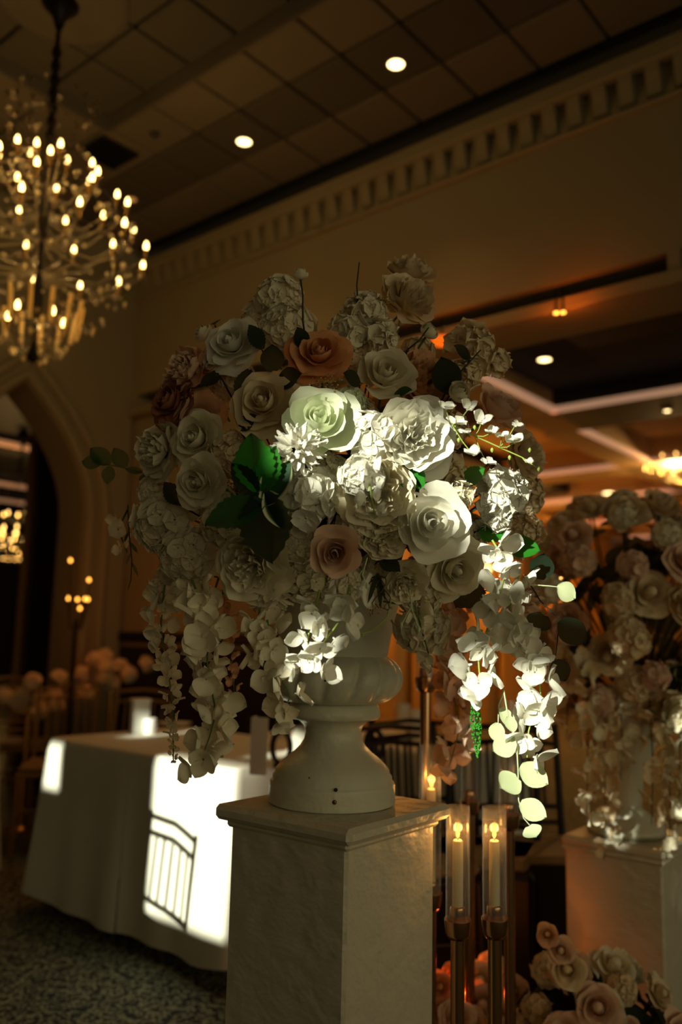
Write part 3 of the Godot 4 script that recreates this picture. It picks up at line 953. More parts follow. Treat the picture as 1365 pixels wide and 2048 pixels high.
func urn() -> void:
	var o := thing("flower_urn", "white painted garden urn with fluted bowl standing on the square white pedestal", "urn", Vector3(-0.006, 0.912, -1.85))
	var b := MB.new()
	b.lathe([Vector2(0, 0.0), Vector2(0.128, 0.0), Vector2(0.1325, 0.004), Vector2(0.1320, 0.038), Vector2(0.130, 0.044), Vector2(0.126, 0.047), Vector2(0.1255, 0.056), Vector2(0.121, 0.061), Vector2(0.120, 0.068), Vector2(0.112, 0.078), Vector2(0.098, 0.091),
		Vector2(0.083, 0.102), Vector2(0.070, 0.115), Vector2(0.0615, 0.129), Vector2(0.0585, 0.144), Vector2(0.063, 0.157), Vector2(0.072, 0.166), Vector2(0.084, 0.172), Vector2(0.09, 0.174)], 64)
	part("foot", b.done(), M.urn_paint, o)
	b = MB.new()
	b.lathe([Vector2(0.08, 0.171), Vector2(0.094, 0.172), Vector2(0.0995, 0.178), Vector2(0.0995, 0.187), Vector2(0.096, 0.198), Vector2(0.090, 0.205), Vector2(0.08, 0.207)], 64)
	part("collar", b.done(), M.urn_paint, o)
	b = MB.new()
	var prof := []
	for i in 25:
		var t := i / 24.0
		var a := -PI / 2 * 0.86 + t * PI * 0.80
		prof.append(Vector2(0.084 + 0.062 * cos(a), 0.256 + 0.052 * sin(a)))
	prof.push_front(Vector2(0.07, 0.204))
	b.lathe(prof, 168, Vector3.ZERO, 14, 0.204, 0.312, 0.017)
	part("fluted_bowl", b.done(), M.urn_paint, o)
	b = MB.new()
	b.lathe([Vector2(0.105, 0.298), Vector2(0.112, 0.303), Vector2(0.115, 0.315), Vector2(0.120, 0.345), Vector2(0.126, 0.375), Vector2(0.133, 0.405), Vector2(0.143, 0.435), Vector2(0.158, 0.455), Vector2(0.168, 0.462), Vector2(0.168, 0.472), Vector2(0.158, 0.474), Vector2(0.135, 0.45), Vector2(0.122, 0.43), Vector2(0, 0.43)], 64)
	part("neck", b.done(), M.urn_paint, o)
	part("floral_foam", lathemesh([Vector2(0.11, 0.43), Vector2(0.10, 0.50), Vector2(0.05, 0.53), Vector2(0, 0.54)], 20), M.deep_leaf, o)
	var screw := part("screw", lathemesh([Vector2(0, -0.004), Vector2(0.0042, -0.002), Vector2(0.0046, 0.001), Vector2(0.003, 0.0025), Vector2(0, 0.003)], 12), M.screw, o, Transform3D(facing(Vector3(0.03, 0, 1)), Vector3(0.006, 0.024, 0.1325)))
	for k in 2:
		part("slot", boxmesh(Vector3(-0.003, 0.0026, -0.0005), Vector3(0.003, 0.0034, 0.0005)), M.chip, screw, Transform3D(Basis(Vector3.UP, PI / 4 + k * PI / 2), Vector3.ZERO))
	for q in [[0.008, 0.047, 0.1315, 0.0045], [-0.045, 0.066, 0.1155, 0.002], [0.03, 0.283, 0.130, 0.0022], [0.036, 0.282, 0.129, 0.0022], [-0.018, 0.256, 0.1445, 0.0025]]:
		part("paint_chip", lathemesh([Vector2(0, -0.2), Vector2(0.9, 0.0), Vector2(0.6, 0.25), Vector2(0, 0.3)], 7), M.chip, o, Transform3D(facing(Vector3(q[0], 0, q[2])).scaled(Vector3.ONE * q[3]), Vector3(q[0], q[1], q[2])))

# ------------------------------------------------------------------ the bouquet
const NAMES := {"rose": "rose", "tulip_rose": "rose", "peony": "peony", "bud": "flower_bud", "carnation": "carnation", "hydrangea": "hydrangea", "big_hydrangea": "hydrangea", "cherry_cluster": "cherry_blossom"}

func bouquet() -> void:
	# kind, colour, photo x, y, radius, label, tilt, back
	for q in [
		["rose", "white", 466, 690, 56, "white rose with ruffled outer petals near the upper edge, beside the peach rose", Vector2(-0.1, 0.1), 0.0],
		["rose", "peach", 640, 712, 55, "peach rose, the only strongly peach-coloured open rose at the top", Vector2(0, 0.22), 0.0],
		["tulip_rose", "ivory", 770, 748, 47, "half-open ivory rose seen from the side, between the peach rose and peach peony", Vector2(0, 0.42), 0.0],
		["peony", "apricot", 846, 765, 58, "pale apricot ruffled peony behind the half-open ivory rose", Vector2(0.35, 0.1), 0.05],
		["peony", "cream", 820, 600, 50, "cream peony at the very top of the bouquet, facing sideways", Vector2(0.35, 0.1), 0.0],
		["peony", "cream", 822, 545, 42, "topmost cream peony, its back petals rising above the other one", Vector2(0.1, 0.7), 0.05],
		["hydrangea", "ivory", 556, 588, 47, "ivory hydrangea head standing up under the small upright bud", Vector2(0, 0.2), 0.0],
		["hydrangea", "ivory", 570, 650, 58, "wide ivory hydrangea head just below the upright one", Vector2(0, 0.1), 0.03],
		["hydrangea", "ivory", 512, 625, 34, "small ivory hydrangea tucked behind the big white rose", Vector2(-0.3, 0.2), 0.05],
		["bud", "ivory", 601, 550, 17, "upright tulip-like bud on a bare dark stalk above the hydrangea", Vector2(0, 1.6), 0.0],
		["bud", "ivory", 408, 668, 20, "small ivory bud poking out beside the ruffled white rose", Vector2(-0.8, 0.5), 0.0],
		["cherry_cluster", "ivory", 730, 615, 48, "pale cherry blossom cluster rising next to the cream peony", Vector2(0, 0.3), 0.0],
		["cherry_cluster", "ivory", 696, 655, 46, "pale cherry blossom cluster over the peach rose's shoulder", Vector2(-0.1, 0.2), 0.02],
		["cherry_cluster", "ivory", 762, 668, 48, "pale cherry blossom cluster directly above the half-open ivory rose", Vector2(0.1, 0.2), 0.02],
		["bud", "ivory", 858, 664, 20, "ivory bud on a curved dark twig under the cream peonies", Vector2(0.5, 0.7), 0.0],
		["cherry_cluster", "cream", 955, 690, 60, "big cream cherry blossom cluster on the outer edge beside the black ceiling", Vector2(0.3, 0.2), 0.0],
		["cherry_cluster", "cream", 1000, 722, 36, "cream blossom sticking out furthest in front of the black ceiling", Vector2(0.6, 0.1), 0.0],
		["cherry_cluster", "cream", 940, 745, 36, "cream blossom cluster crossed by two dark twigs", Vector2(0.3, 0), 0.03],
		["bud", "ivory", 918, 785, 24, "round ivory ranunculus bud below the dark twigs", Vector2(0.2, 0.2), -0.03],
		["tulip_rose", "blush", 1000, 815, 44, "closed blush rose leaning out over the bright ceiling line", Vector2(0.4, 0.5), 0.02],
		["rose", "dusty", 345, 805, 50, "dusty brown-pink rose with a dark heart at the outer edge", Vector2(-0.25, 0.1), 0.0],
		["rose", "apricot", 400, 835, 44, "loose apricot rose showing only outer petals under the dusty rose", Vector2(0.2, -0.1), 0.04],
		["peony", "blush", 372, 742, 46, "blush peony in deep shade above the dusty rose", Vector2(-0.5, 0.3), 0.0],
		["tulip_rose", "apricot", 425, 728, 34, "small apricot rose between the blush peony and the ruffled white rose", Vector2(-0.3, 0.2), 0.03],
		["rose", "cream", 530, 808, 62, "large cream open rose in deep shade behind the serrated green leaf", Vector2(-0.1, 0.15), 0.0],
		["tulip_rose", "pale_green", 640, 840, 60, "large greenish white rose in the sun above the white carnation", Vector2(0.1, 0.25), -0.02],
		["hydrangea", "pale_green", 702, 800, 34, "greenish hydrangea petals beside the large greenish white rose", Vector2(0.2, 0.2), 0.02],
		["peony", "white", 830, 872, 66, "brightest sunlit white peony with a yellowish heart", Vector2(0, -0.05), -0.04],
		["big_hydrangea", "white", 752, 872, 56, "sunlit white hydrangea touching the brightest peony", Vector2(-0.1, 0.1), -0.02],
		["carnation", "white", 595, 897, 50, "sunlit white carnation with spiky fringed petals", Vector2(-0.05, 0.05), -0.06],
		["rose", "ivory", 395, 880, 54, "ivory rose in the shade above the closed ivory one", Vector2(-0.2, 0.1), 0.0],
		["peony", "ivory", 318, 905, 50, "ivory peony on the outer edge beside the thin leaf sprig", Vector2(-0.4, 0.05), 0.0],
		["rose", "ivory", 400, 965, 50, "ivory rose in the shade touching the big green leaf cluster", Vector2(-0.1, 0.0), -0.02],
		["hydrangea", "cream", 458, 905, 45, "cream hydrangea in the shade peeping over the green leaf cluster", Vector2(-0.1, 0.1), 0.03],
		["peony", "ivory", 750, 985, 62, "half-sunlit ivory peony in the middle of the bouquet", Vector2(0, 0), -0.03],
		["hydrangea", "white", 725, 950, 44, "white hydrangea florets lying over the middle peony", Vector2(-0.1, 0.2), -0.06],
		["big_hydrangea", "white", 620, 995, 60, "white hydrangea with large smooth florets beside the green leaf cluster", Vector2(0, 0), -0.02],
		["tulip_rose", "blush", 670, 1106, 40, "small blush rosebud facing forward under the middle peony", Vector2(0, 0), -0.06],
		["tulip_rose", "white", 862, 1045, 56, "half-sunlit white rose below the brightest peony", Vector2(-0.05, 0.15), -0.06],
		["rose", "ivory", 908, 1135, 58, "ivory rose in the shade directly below the half-sunlit rose", Vector2(0.1, -0.1), -0.03],
		["peony", "ivory", 772, 1072, 38, "small ruffled ivory flower between the rosebud and half-sunlit rose", Vector2(0, 0), -0.03],
		["hydrangea", "ivory", 720, 1052, 44, "ivory hydrangea behind the blush rosebud", Vector2(0, 0), -0.01],
		["cherry_cluster", "ivory", 922, 990, 34, "small ivory blossom between the green leaf and bright blossoms", Vector2(0.1, 0), -0.04],
		["cherry_cluster", "cream", 895, 940, 52, "cream blossom cluster in the shade beyond the brightest peony", Vector2(0.2, 0), 0.02],
		["cherry_cluster", "white", 1015, 985, 58, "dazzling sunlit white blossom cluster near the outer edge", Vector2(0.15, 0), -0.06],
		["cherry_cluster", "white", 1000, 1030, 44, "sunlit white blossom hanging just under the dazzling cluster", Vector2(0.1, -0.2), -0.05],
		["peony", "cream", 1050, 910, 46, "cream peony on the outer edge behind the budding sprig", Vector2(0.5, 0.1), 0.02],
		["hydrangea", "cream", 1062, 990, 42, "cream hydrangea on the outer edge behind the dazzling cluster", Vector2(0.6, 0), 0.04],
		["hydrangea", "cream", 1050, 1070, 46, "cream hydrangea at the outer edge above the leaf fragments", Vector2(0.5, -0.1), 0.04],
		["peony", "ivory", 502, 1130, 60, "ivory peony in the shade below the green leaf cluster", Vector2(-0.05, -0.1), -0.04],
		["carnation", "ivory", 536, 1195, 42, "ivory carnation under the shaded peony, above the hanging strands", Vector2(0, -0.2), -0.03],
		["hydrangea", "ivory", 318, 1045, 62, "large ivory hydrangea on the outer edge over the long strands", Vector2(-0.4, 0), 0.0],
		["hydrangea", "ivory", 365, 1115, 58, "ivory hydrangea below the large outer one", Vector2(-0.2, -0.1), 0.0],
		["hydrangea", "ivory", 300, 985, 34, "small ivory hydrangea tucked under the outer peony", Vector2(-0.5, 0), 0.0],
		["hydrangea", "ivory", 445, 1050, 48, "ivory hydrangea behind the lowest point of the green leaf", Vector2(-0.1, 0), 0.02],
		["hydrangea", "ivory", 340, 1185, 48, "lowest ivory hydrangea at the head of the outer strands", Vector2(-0.2, -0.3), 0.0],
		["peony", "ivory", 812, 1165, 36, "small ivory peony over the urn's rim, beside the curling twigs", Vector2(0.05, -0.2), -0.02],
		["hydrangea", "ivory", 850, 1265, 50, "ivory hydrangea hanging in the shade beside the urn's neck", Vector2(0.1, -0.3), 0.0],
		["hydrangea", "ivory", 845, 1200, 42, "ivory hydrangea between the small rim peony and hanging one", Vector2(0.1, -0.2), 0.0],
		["hydrangea", "ivory", 590, 1085, 46, "ivory hydrangea behind the tip of the dark green leaf", Vector2(0, -0.1), 0.02],
		["hydrangea", "ivory", 610, 1165, 44, "ivory hydrangea at the urn's rim, over the sunlit strand", Vector2(0, -0.3), 0.02],
		["carnation", "blush", 1045, 1205, 46, "blush carnation in the shade beside the two lower strands", Vector2(0.3, -0.1), 0.0],
		["hydrangea", "cream", 460, 760, 46, "cream hydrangea in the dark gap under the ruffled white rose", Vector2(-0.2, 0.2), 0.08],
		["hydrangea", "cream", 700, 720, 40, "cream hydrangea in the gap beside the peach rose", Vector2(0, 0.2), 0.08],
		["hydrangea", "cream", 720, 830, 40, "blush-cream hydrangea wedged between the greenish rose and bright peony", Vector2(0, 0.1), 0.06],
		["hydrangea", "ivory", 660, 950, 44, "ivory hydrangea deep between the carnation and middle peony", Vector2(0, 0), 0.05],
		["hydrangea", "cream", 900, 860, 44, "cream hydrangea behind the budding sprig", Vector2(0.2, 0.1), 0.08],
		["hydrangea", "ivory", 940, 1075, 44, "ivory hydrangea beside the half-sunlit white rose", Vector2(0.1, 0), 0.04],
		["hydrangea", "ivory", 420, 1000, 44, "ivory hydrangea in the gap behind the shaded roses", Vector2(-0.2, 0), 0.08],
		["hydrangea", "cream", 840, 700, 34, "cream hydrangea deep behind the apricot peony", Vector2(0.2, 0.3), 0.10],
		["hydrangea", "ivory", 680, 1180, 46, "ivory hydrangea over the middle of the urn's rim", Vector2(0, -0.3), 0.03],
		["hydrangea", "ivory", 760, 1150, 40, "ivory hydrangea behind the curling twigs", Vector2(0, -0.3), 0.04],
	]:
		flower(q[0], NAMES[q[0]], q[5], "flower", q[1], q[2], q[3], q[4], q[6], q[7])
	# hanging strands: colour, label, photo points with depths, floret size, step, taper
	for q in [
		["ivory", "thin outermost strand of small ivory buds tapering down", [[330, 1170, 1.62], [322, 1260, 1.60], [335, 1330, 1.60], [345, 1420, 1.60], [347, 1525, 1.60]], 0.040, 0.020, 0.22, "stem"],
		["ivory", "longest ivory wisteria strand, ending over the sunlit tablecloth", [[385, 1160, 1.52], [415, 1250, 1.50], [415, 1340, 1.50], [430, 1430, 1.50], [395, 1540, 1.50]], 0.046, 0.021, 0.95, "stem"],
		["ivory", "second ivory strand over the tablecloth's edge", [[440, 1150, 1.56], [405, 1280, 1.54], [425, 1420, 1.54], [415, 1500, 1.53]], 0.042, 0.026, 0.85, "stem"],
		["ivory", "ivory strand with large round petals beside the urn's neck", [[520, 1215, 1.50], [515, 1290, 1.49], [535, 1350, 1.49]], 0.042, 0.026, 0.9, "stem"],
		["ivory", "ivory strand ending in a forked cluster before the fluted bowl", [[535, 1240, 1.50], [545, 1330, 1.48], [580, 1390, 1.48], [550, 1445, 1.48]], 0.040, 0.022, 0.9, "stem"],
		["apricot", "thin apricot strand hanging behind the long ivory ones", [[445, 1180, 1.74], [462, 1260, 1.76], [465, 1330, 1.76], [470, 1400, 1.76]], 0.030, 0.024, 0.45, "stem"],
		["white", "sunlit white strand crossing the urn's neck", [[700, 1170, 1.44], [680, 1240, 1.43], [645, 1290, 1.43], [630, 1350, 1.43]], 0.045, 0.026, 0.8, "lime"],
		["white", "short white strand with open petals over the urn's neck", [[640, 1180, 1.46], [620, 1260, 1.45], [600, 1335, 1.45]], 0.036, 0.026, 0.8, "lime"],
		["white", "white petal strand drooping from the green leaf fragments", [[985, 1080, 1.50], [1010, 1130, 1.50], [1000, 1190, 1.50], [970, 1270, 1.50]], 0.043, 0.024, 0.9, "lime"],
		["white", "sunlit white strand ending beside the green amaranth", [[965, 1260, 1.50], [958, 1320, 1.49], [965, 1390, 1.49]], 0.044, 0.019, 0.95, "lime"],
		["white", "longest sunlit white strand, hanging with the round eucalyptus leaves", [[1010, 1230, 1.52], [1060, 1300, 1.52], [1082, 1390, 1.51], [1060, 1450, 1.51], [1055, 1515, 1.51]], 0.044, 0.021, 0.9, "lime"],
		["white", "ivory strand behind the longest sunlit one", [[1040, 1150, 1.58], [1020, 1250, 1.57], [1090, 1330, 1.55]], 0.040, 0.026, 0.8, "lime"],
		["blush", "blush strand in candle glow behind the urn", [[880, 1200, 1.98], [915, 1290, 2.0], [905, 1380, 2.0], [920, 1450, 2.0], [895, 1545, 2.0]], 0.052, 0.026, 0.95, "stem"],
		["apricot", "apricot strand glowing in candlelight next to the blush one", [[925, 1190, 2.02], [890, 1290, 2.02], [915, 1420, 2.02]], 0.046, 0.03, 0.9, "stem"],
		["ivory", "short ivory strand hanging under the shaded hydrangea", [[830, 1210, 1.56], [850, 1280, 1.56], [865, 1335, 1.56]], 0.032, 0.022, 0.7, "stem"],
		["ivory", "small outer spray of ivory petals on a green stem", [[255, 1020, 1.78], [240, 1060, 1.77], [255, 1105, 1.77]], 0.036, 0.03, 0.7, "leaf"],
		["white", "sunlit florets drooping over the half-sunlit middle peony", [[735, 920, 1.40], [740, 970, 1.38], [750, 1030, 1.38]], 0.036, 0.024, 0.7, "lime"],
	]:
		var pts := []
		for p in q[2]:
			pts.append(at(p[0], p[1], p[2]))
		strand("wisteria_strand", q[1], q[0], pts, q[3], q[4], 31 + pts.size() * 7 + int(q[2][0][0]), q[5], "wist", q[6])
	foliage()

func foliage() -> void:
	# eucalyptus
	sprig("eucalyptus_sprig", "sunlit pale eucalyptus sprig with round leaves hanging lowest", "foliage", "round_leaf", "silver_leaf", [Vector2(1008, 1380), Vector2(1018, 1440), Vector2(1034, 1490), Vector2(1037, 1540), Vector2(1038, 1600), Vector2(1048, 1636), Vector2(1060, 1650)],
		[[1032, 1482, 986, 1502, 0.95], [1018, 1432, 1026, 1466, 0.8], [1037, 1556, 1000, 1578, 1.0], [1040, 1532, 1094, 1568, 0.8], [1040, 1606, 1092, 1636, 0.85], [1058, 1652, 1074, 1676, 1.2]], 1.50, "silver_leaf")
	sprig("eucalyptus_sprig", "short eucalyptus sprig of two pale round leaves beside the amaranth", "foliage", "round_leaf", "silver_leaf", [Vector2(1008, 1385), Vector2(998, 1410), Vector2(997, 1450)], [[997, 1445, 990, 1482, 0.9], [1002, 1415, 1028, 1460, 0.6]], 1.52, "silver_leaf")
	sprig("eucalyptus_sprig", "dark round eucalyptus leaves against the further flower column", "foliage", "round_leaf", "deep_leaf", [Vector2(1050, 1150), Vector2(1080, 1200), Vector2(1120, 1240), Vector2(1110, 1330)], [[1080, 1160, 1088, 1108, 0.95], [1120, 1240, 1168, 1290, 1.0], [1090, 1230, 1065, 1262, 1.0], [1110, 1320, 1130, 1362, 1.0], [1085, 1280, 1060, 1322, 0.9]], 1.60, "dark_stem")
	sprig("leaf_sprig", "single sunlit pale leaf sticking out over the further flower column", "foliage", "smooth_leaf", "silver_leaf", [Vector2(1060, 1170), Vector2(1098, 1172), Vector2(1116, 1174)], [[1114, 1172, 1152, 1196, 1.5]], 1.56, "silver_leaf")
	sprig("leaf_sprig", "thin sprig of green leaves reaching out in front of the arch", "foliage", "smooth_leaf", "leaf", [Vector2(300, 950), Vector2(255, 937), Vector2(205, 927), Vector2(190, 925)], [[206, 928, 164, 922, 1.2], [220, 930, 182, 896, 1.2], [252, 935, 228, 897, 1.1], [222, 932, 213, 967, 1.2], [285, 945, 252, 938, 0.8], [292, 948, 285, 964, 1.0]], 1.76)
	sprig("leaf_sprig", "fine dark green sprig dangling over the outer ivory petals", "foliage", "needle", "leaf", [Vector2(256, 1010), Vector2(258, 1060), Vector2(264, 1120), Vector2(262, 1160), Vector2(256, 1180)], [[257, 1040, 270, 1058, 2.0], [259, 1060, 248, 1085, 2.0], [261, 1085, 274, 1104, 2.0], [262, 1105, 252, 1128, 2.0], [264, 1125, 276, 1150, 2.0]], 1.75, "leaf")
	# the big variegated leaves in the middle
	var big := [["serrated_leaf", "bright_leaf", 520, 985, 500, 868, 1.0, "serrated bright green leaf standing up beside the white carnation"], ["serrated_leaf", "bright_leaf", 530, 985, 548, 893, 0.8, "narrower bright green leaf next to the carnation's fringe"],
		["margin_leaf", "margin_leaf", 530, 1010, 576, 922, 0.95, "dark green leaf with a cream margin under the carnation"], ["margin_leaf", "margin_leaf", 535, 985, 570, 1055, 0.85, "drooping dark leaf with a cream edge beside the hydrangea"],
		["serrated_leaf", "deep_leaf", 525, 985, 540, 1120, 1.05, "large dark leaf pointing down over the shaded peony"], ["serrated_leaf", "leaf", 530, 1010, 412, 1042, 0.8, "dark green leaf pointing sideways with a paler tip"], ["serrated_leaf", "deep_leaf", 515, 990, 465, 928, 0.85, "dark leaf behind the serrated bright green one"]]
	for q in big:
		var d := 1.40
		var o := thing("serrated_leaf", q[7], "leaf", at(q[2], q[3], d))
		var tip := at(q[4], q[5], d - 0.02) - o.position
		leaf_part(o, q[0], q[1], Vector3.ZERO, tip, Vector3(-0.15, 0.2, 1), q[6])
		part("stem", tubemesh([Vector3.ZERO, Vector3(0.01, 0.0, -0.08), MOUTH - o.position], 0.002, 0.002, 5), M.stem, o)
	# single leaves between the flowers: foot, tip, material, mesh, width
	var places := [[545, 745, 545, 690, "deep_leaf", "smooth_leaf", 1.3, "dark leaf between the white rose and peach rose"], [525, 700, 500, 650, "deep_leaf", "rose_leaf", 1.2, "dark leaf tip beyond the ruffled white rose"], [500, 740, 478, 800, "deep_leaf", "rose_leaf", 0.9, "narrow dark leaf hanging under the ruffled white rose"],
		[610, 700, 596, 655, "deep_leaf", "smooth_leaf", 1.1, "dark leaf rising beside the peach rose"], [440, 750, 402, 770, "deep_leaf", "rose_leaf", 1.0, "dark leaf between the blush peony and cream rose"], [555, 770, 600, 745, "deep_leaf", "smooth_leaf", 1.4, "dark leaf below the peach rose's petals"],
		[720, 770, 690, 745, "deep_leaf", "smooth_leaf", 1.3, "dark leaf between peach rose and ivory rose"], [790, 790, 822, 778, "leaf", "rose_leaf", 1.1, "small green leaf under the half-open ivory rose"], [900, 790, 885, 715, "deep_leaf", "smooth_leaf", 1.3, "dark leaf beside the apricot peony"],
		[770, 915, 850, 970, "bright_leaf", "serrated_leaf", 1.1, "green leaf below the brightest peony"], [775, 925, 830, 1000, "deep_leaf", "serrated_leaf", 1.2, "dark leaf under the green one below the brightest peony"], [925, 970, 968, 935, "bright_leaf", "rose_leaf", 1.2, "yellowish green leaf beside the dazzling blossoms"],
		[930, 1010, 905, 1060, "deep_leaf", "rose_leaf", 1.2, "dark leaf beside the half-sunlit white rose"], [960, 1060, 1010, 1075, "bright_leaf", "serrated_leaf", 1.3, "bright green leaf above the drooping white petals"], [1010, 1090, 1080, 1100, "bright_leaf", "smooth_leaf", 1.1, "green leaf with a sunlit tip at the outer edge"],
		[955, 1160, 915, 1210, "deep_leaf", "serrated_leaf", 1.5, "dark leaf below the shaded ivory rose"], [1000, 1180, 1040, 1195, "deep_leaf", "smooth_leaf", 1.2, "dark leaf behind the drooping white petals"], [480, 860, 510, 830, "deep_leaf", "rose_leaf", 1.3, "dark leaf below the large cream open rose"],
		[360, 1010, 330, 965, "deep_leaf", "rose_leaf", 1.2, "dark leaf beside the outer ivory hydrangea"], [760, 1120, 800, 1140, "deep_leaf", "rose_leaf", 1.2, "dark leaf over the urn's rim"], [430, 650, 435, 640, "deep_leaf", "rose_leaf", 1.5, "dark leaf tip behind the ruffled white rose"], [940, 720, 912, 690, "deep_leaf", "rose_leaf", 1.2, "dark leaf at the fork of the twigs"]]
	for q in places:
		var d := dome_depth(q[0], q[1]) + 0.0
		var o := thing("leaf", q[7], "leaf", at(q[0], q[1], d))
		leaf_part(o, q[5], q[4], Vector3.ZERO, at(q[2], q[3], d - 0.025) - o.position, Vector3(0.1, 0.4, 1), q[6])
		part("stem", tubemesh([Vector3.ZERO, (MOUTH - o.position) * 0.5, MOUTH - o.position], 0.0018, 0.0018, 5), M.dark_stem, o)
	# dark foliage filling the inside
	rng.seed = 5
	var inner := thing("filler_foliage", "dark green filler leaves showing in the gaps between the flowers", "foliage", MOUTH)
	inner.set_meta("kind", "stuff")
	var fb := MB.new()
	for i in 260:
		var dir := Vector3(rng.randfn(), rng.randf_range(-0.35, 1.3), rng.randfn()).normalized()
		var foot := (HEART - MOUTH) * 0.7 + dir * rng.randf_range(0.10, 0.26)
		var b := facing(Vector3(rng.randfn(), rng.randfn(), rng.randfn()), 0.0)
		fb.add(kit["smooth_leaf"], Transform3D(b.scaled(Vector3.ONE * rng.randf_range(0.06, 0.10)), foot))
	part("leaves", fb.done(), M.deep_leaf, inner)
	# amaranth
	var am := thing("amaranth", "bright green hanging amaranth tassel under the sunlit white strand", "foliage", at(950, 1385, 1.50))
	part("stem", tubemesh([Vector3.ZERO, at(955, 1512, 1.50) - am.position], 0.002, 0.001, 5), M.leaf, am)
	var ab := MB.new()
	for i in 190:
		var t := rng.randf()
		var p := (at(950, 1395, 1.50) - am.position).lerp(at(956, 1515, 1.50) - am.position, t)
		var r := 0.0085 * sin(PI * clampf(t * 0.9 + 0.1, 0, 1))
		var a := rng.randf() * TAU
		ab.add(kit["seed"], Transform3D(Basis().scaled(Vector3.ONE * rng.randf_range(0.0014, 0.0024)), p + Vector3(cos(a) * r, 0, sin(a) * r)))
	var tas := part("tassel", ab.done(), M.amaranth, am)
	tas.set_meta("kind", "stuff")
	# budding sprig with bean-shaped florets, in the sun
	var bs := thing("budding_sprig", "sunlit sprig of lime buds and bean-shaped white florets before the blossoms", "foliage", at(905, 850, 1.42))
	var path := []
	for q in [[905, 850], [950, 872], [1000, 895], [1045, 915], [1078, 938]]:
		path.append(at(q[0], q[1], 1.42) - bs.position)
	part("stem", tubemesh(path, 0.0016, 0.001, 5), M.lime, bs)
	for q in [[912, 845, 24], [965, 842, 24], [940, 815, 20], [947, 908, 22], [985, 865, 18], [1030, 885, 24], [1005, 872, 16], [930, 865, 15], [975, 925, 18], [1032, 850, 14], [1060, 925, 12], [893, 818, 22]]:
		var p := at(q[0], q[1], 1.40) - bs.position
		var k: float = q[2] * 1.4 / FOCAL
		part("floret", kit["wist%d" % (int(q[0]) % 3)], M.white, bs, Transform3D(facing(Vector3(0.7 * sin(q[0]), 0.7, 1), q[0]).scaled(Vector3.ONE * k * 1.35), p))
		var on: Vector3 = path[clampi(int((q[0] - 905) / 43.0), 0, 4)]
		part("stalk", tubemesh([on, on.lerp(p, 0.5) + Vector3(0, -0.004, 0), p + Vector3(0, 0, -0.004)], 0.0009, 0.0009, 4), M.lime, bs)
	for q in [[918, 880], [950, 855], [985, 900], [1020, 915], [1078, 938], [1060, 900]]:
		part("bud", kit["seed"], M.lime, bs, Transform3D(Basis().scaled(Vector3(0.003, 0.0045, 0.003)), at(q[0], q[1], 1.41) - bs.position))
	# twigs
	for q in [["dark forked twig crossing the cream blossom cluster", [[905, 760], [930, 735], [962, 700]], [[925, 728], [945, 715]]], ["bare dark twig rising between the topmost flowers", [[716, 600], [714, 570], [719, 525]], []], ["dark stalk carrying the upright tulip-like bud", [[606, 640], [606, 590], [602, 560]], []], ["dark twig under the cream peonies", [[815, 700], [840, 680], [858, 655]], []], ["dark branch among the shaded blossoms beyond the brightest peony", [[895, 895], [930, 905], [965, 905]], [[930, 905], [950, 895]]], ["dark branch behind the small ivory blossom", [[890, 970], [920, 970], [950, 975]], []]]:
		var d := dome_depth(q[1][0][0], q[1][0][1]) - 0.02
		var o := thing("twig", q[0], "twig", at(q[1][0][0], q[1][0][1], d))
		var w := [MOUTH.lerp(o.position, 0.55) - o.position]
		for p in q[1]:
			w.append(at(p[0], p[1], d) - o.position)
		part("branch", tubemesh(w, 0.0022, 0.0014, 5), M.dark_stem, o)
		if q[2].size():
			part("branch", tubemesh([at(q[2][0][0], q[2][0][1], d) - o.position, at(q[2][1][0], q[2][1][1], d) - o.position], 0.0016, 0.001, 5), M.dark_stem, o)
	var cu := thing("curling_twigs", "tangle of curling brown twigs and dark leaf blades over the urn's neck", "twig", at(755, 1150, 1.47))
	for k in 6:
		var w := [Vector3.ZERO]
		for i in range(1, 12):
			var t := i / 11.0
			w.append(at(755 + 26 * sin(k * 1.7) * t + 14 * sin(t * 5.0 + k), 1150 + 85 * t - 20 * absf(sin(t * 3.0 + k)) * t, 1.46 - 0.02 * sin(k + t * 4.0)) - cu.position)
		part("tendril", tubemesh(w, 0.0012, 0.0008, 4), M.twig, cu)
	for q in [[755, 1145, 738, 1205], [757, 1145, 763, 1215], [757, 1150, 772, 1200]]:
		leaf_part(cu, "needle", "deep_leaf", at(q[0], q[1], 1.46) - cu.position, at(q[2], q[3], 1.45) - cu.position, Vector3(0.2, 0, 1), 1.6)
	for k in 9:
		part("seed_head", kit["seed"], M.gold_seed, cu, Transform3D(Basis().scaled(Vector3.ONE * 0.0026), at(735 + 6 * k, 1218 + 8 * sin(k * 2.0), 1.44) - cu.position))
	var ls := thing("trailing_stem", "lime green stem trailing across the urn's neck with small buds", "foliage", at(700, 1260, 1.43))
	part("stem", tubemesh([Vector3.ZERO, at(720, 1268, 1.43) - ls.position, at(745, 1262, 1.43) - ls.position, at(775, 1235, 1.43) - ls.position, at(783, 1200, 1.46) - ls.position], 0.0013, 0.001, 5), M.lime, ls)
	for q in [[706, 1262], [716, 1252], [726, 1270]]:
		part("bud", kit["seed"], M.lime, ls, Transform3D(Basis().scaled(Vector3(0.002, 0.004, 0.002)), at(q[0], q[1], 1.43) - ls.position))
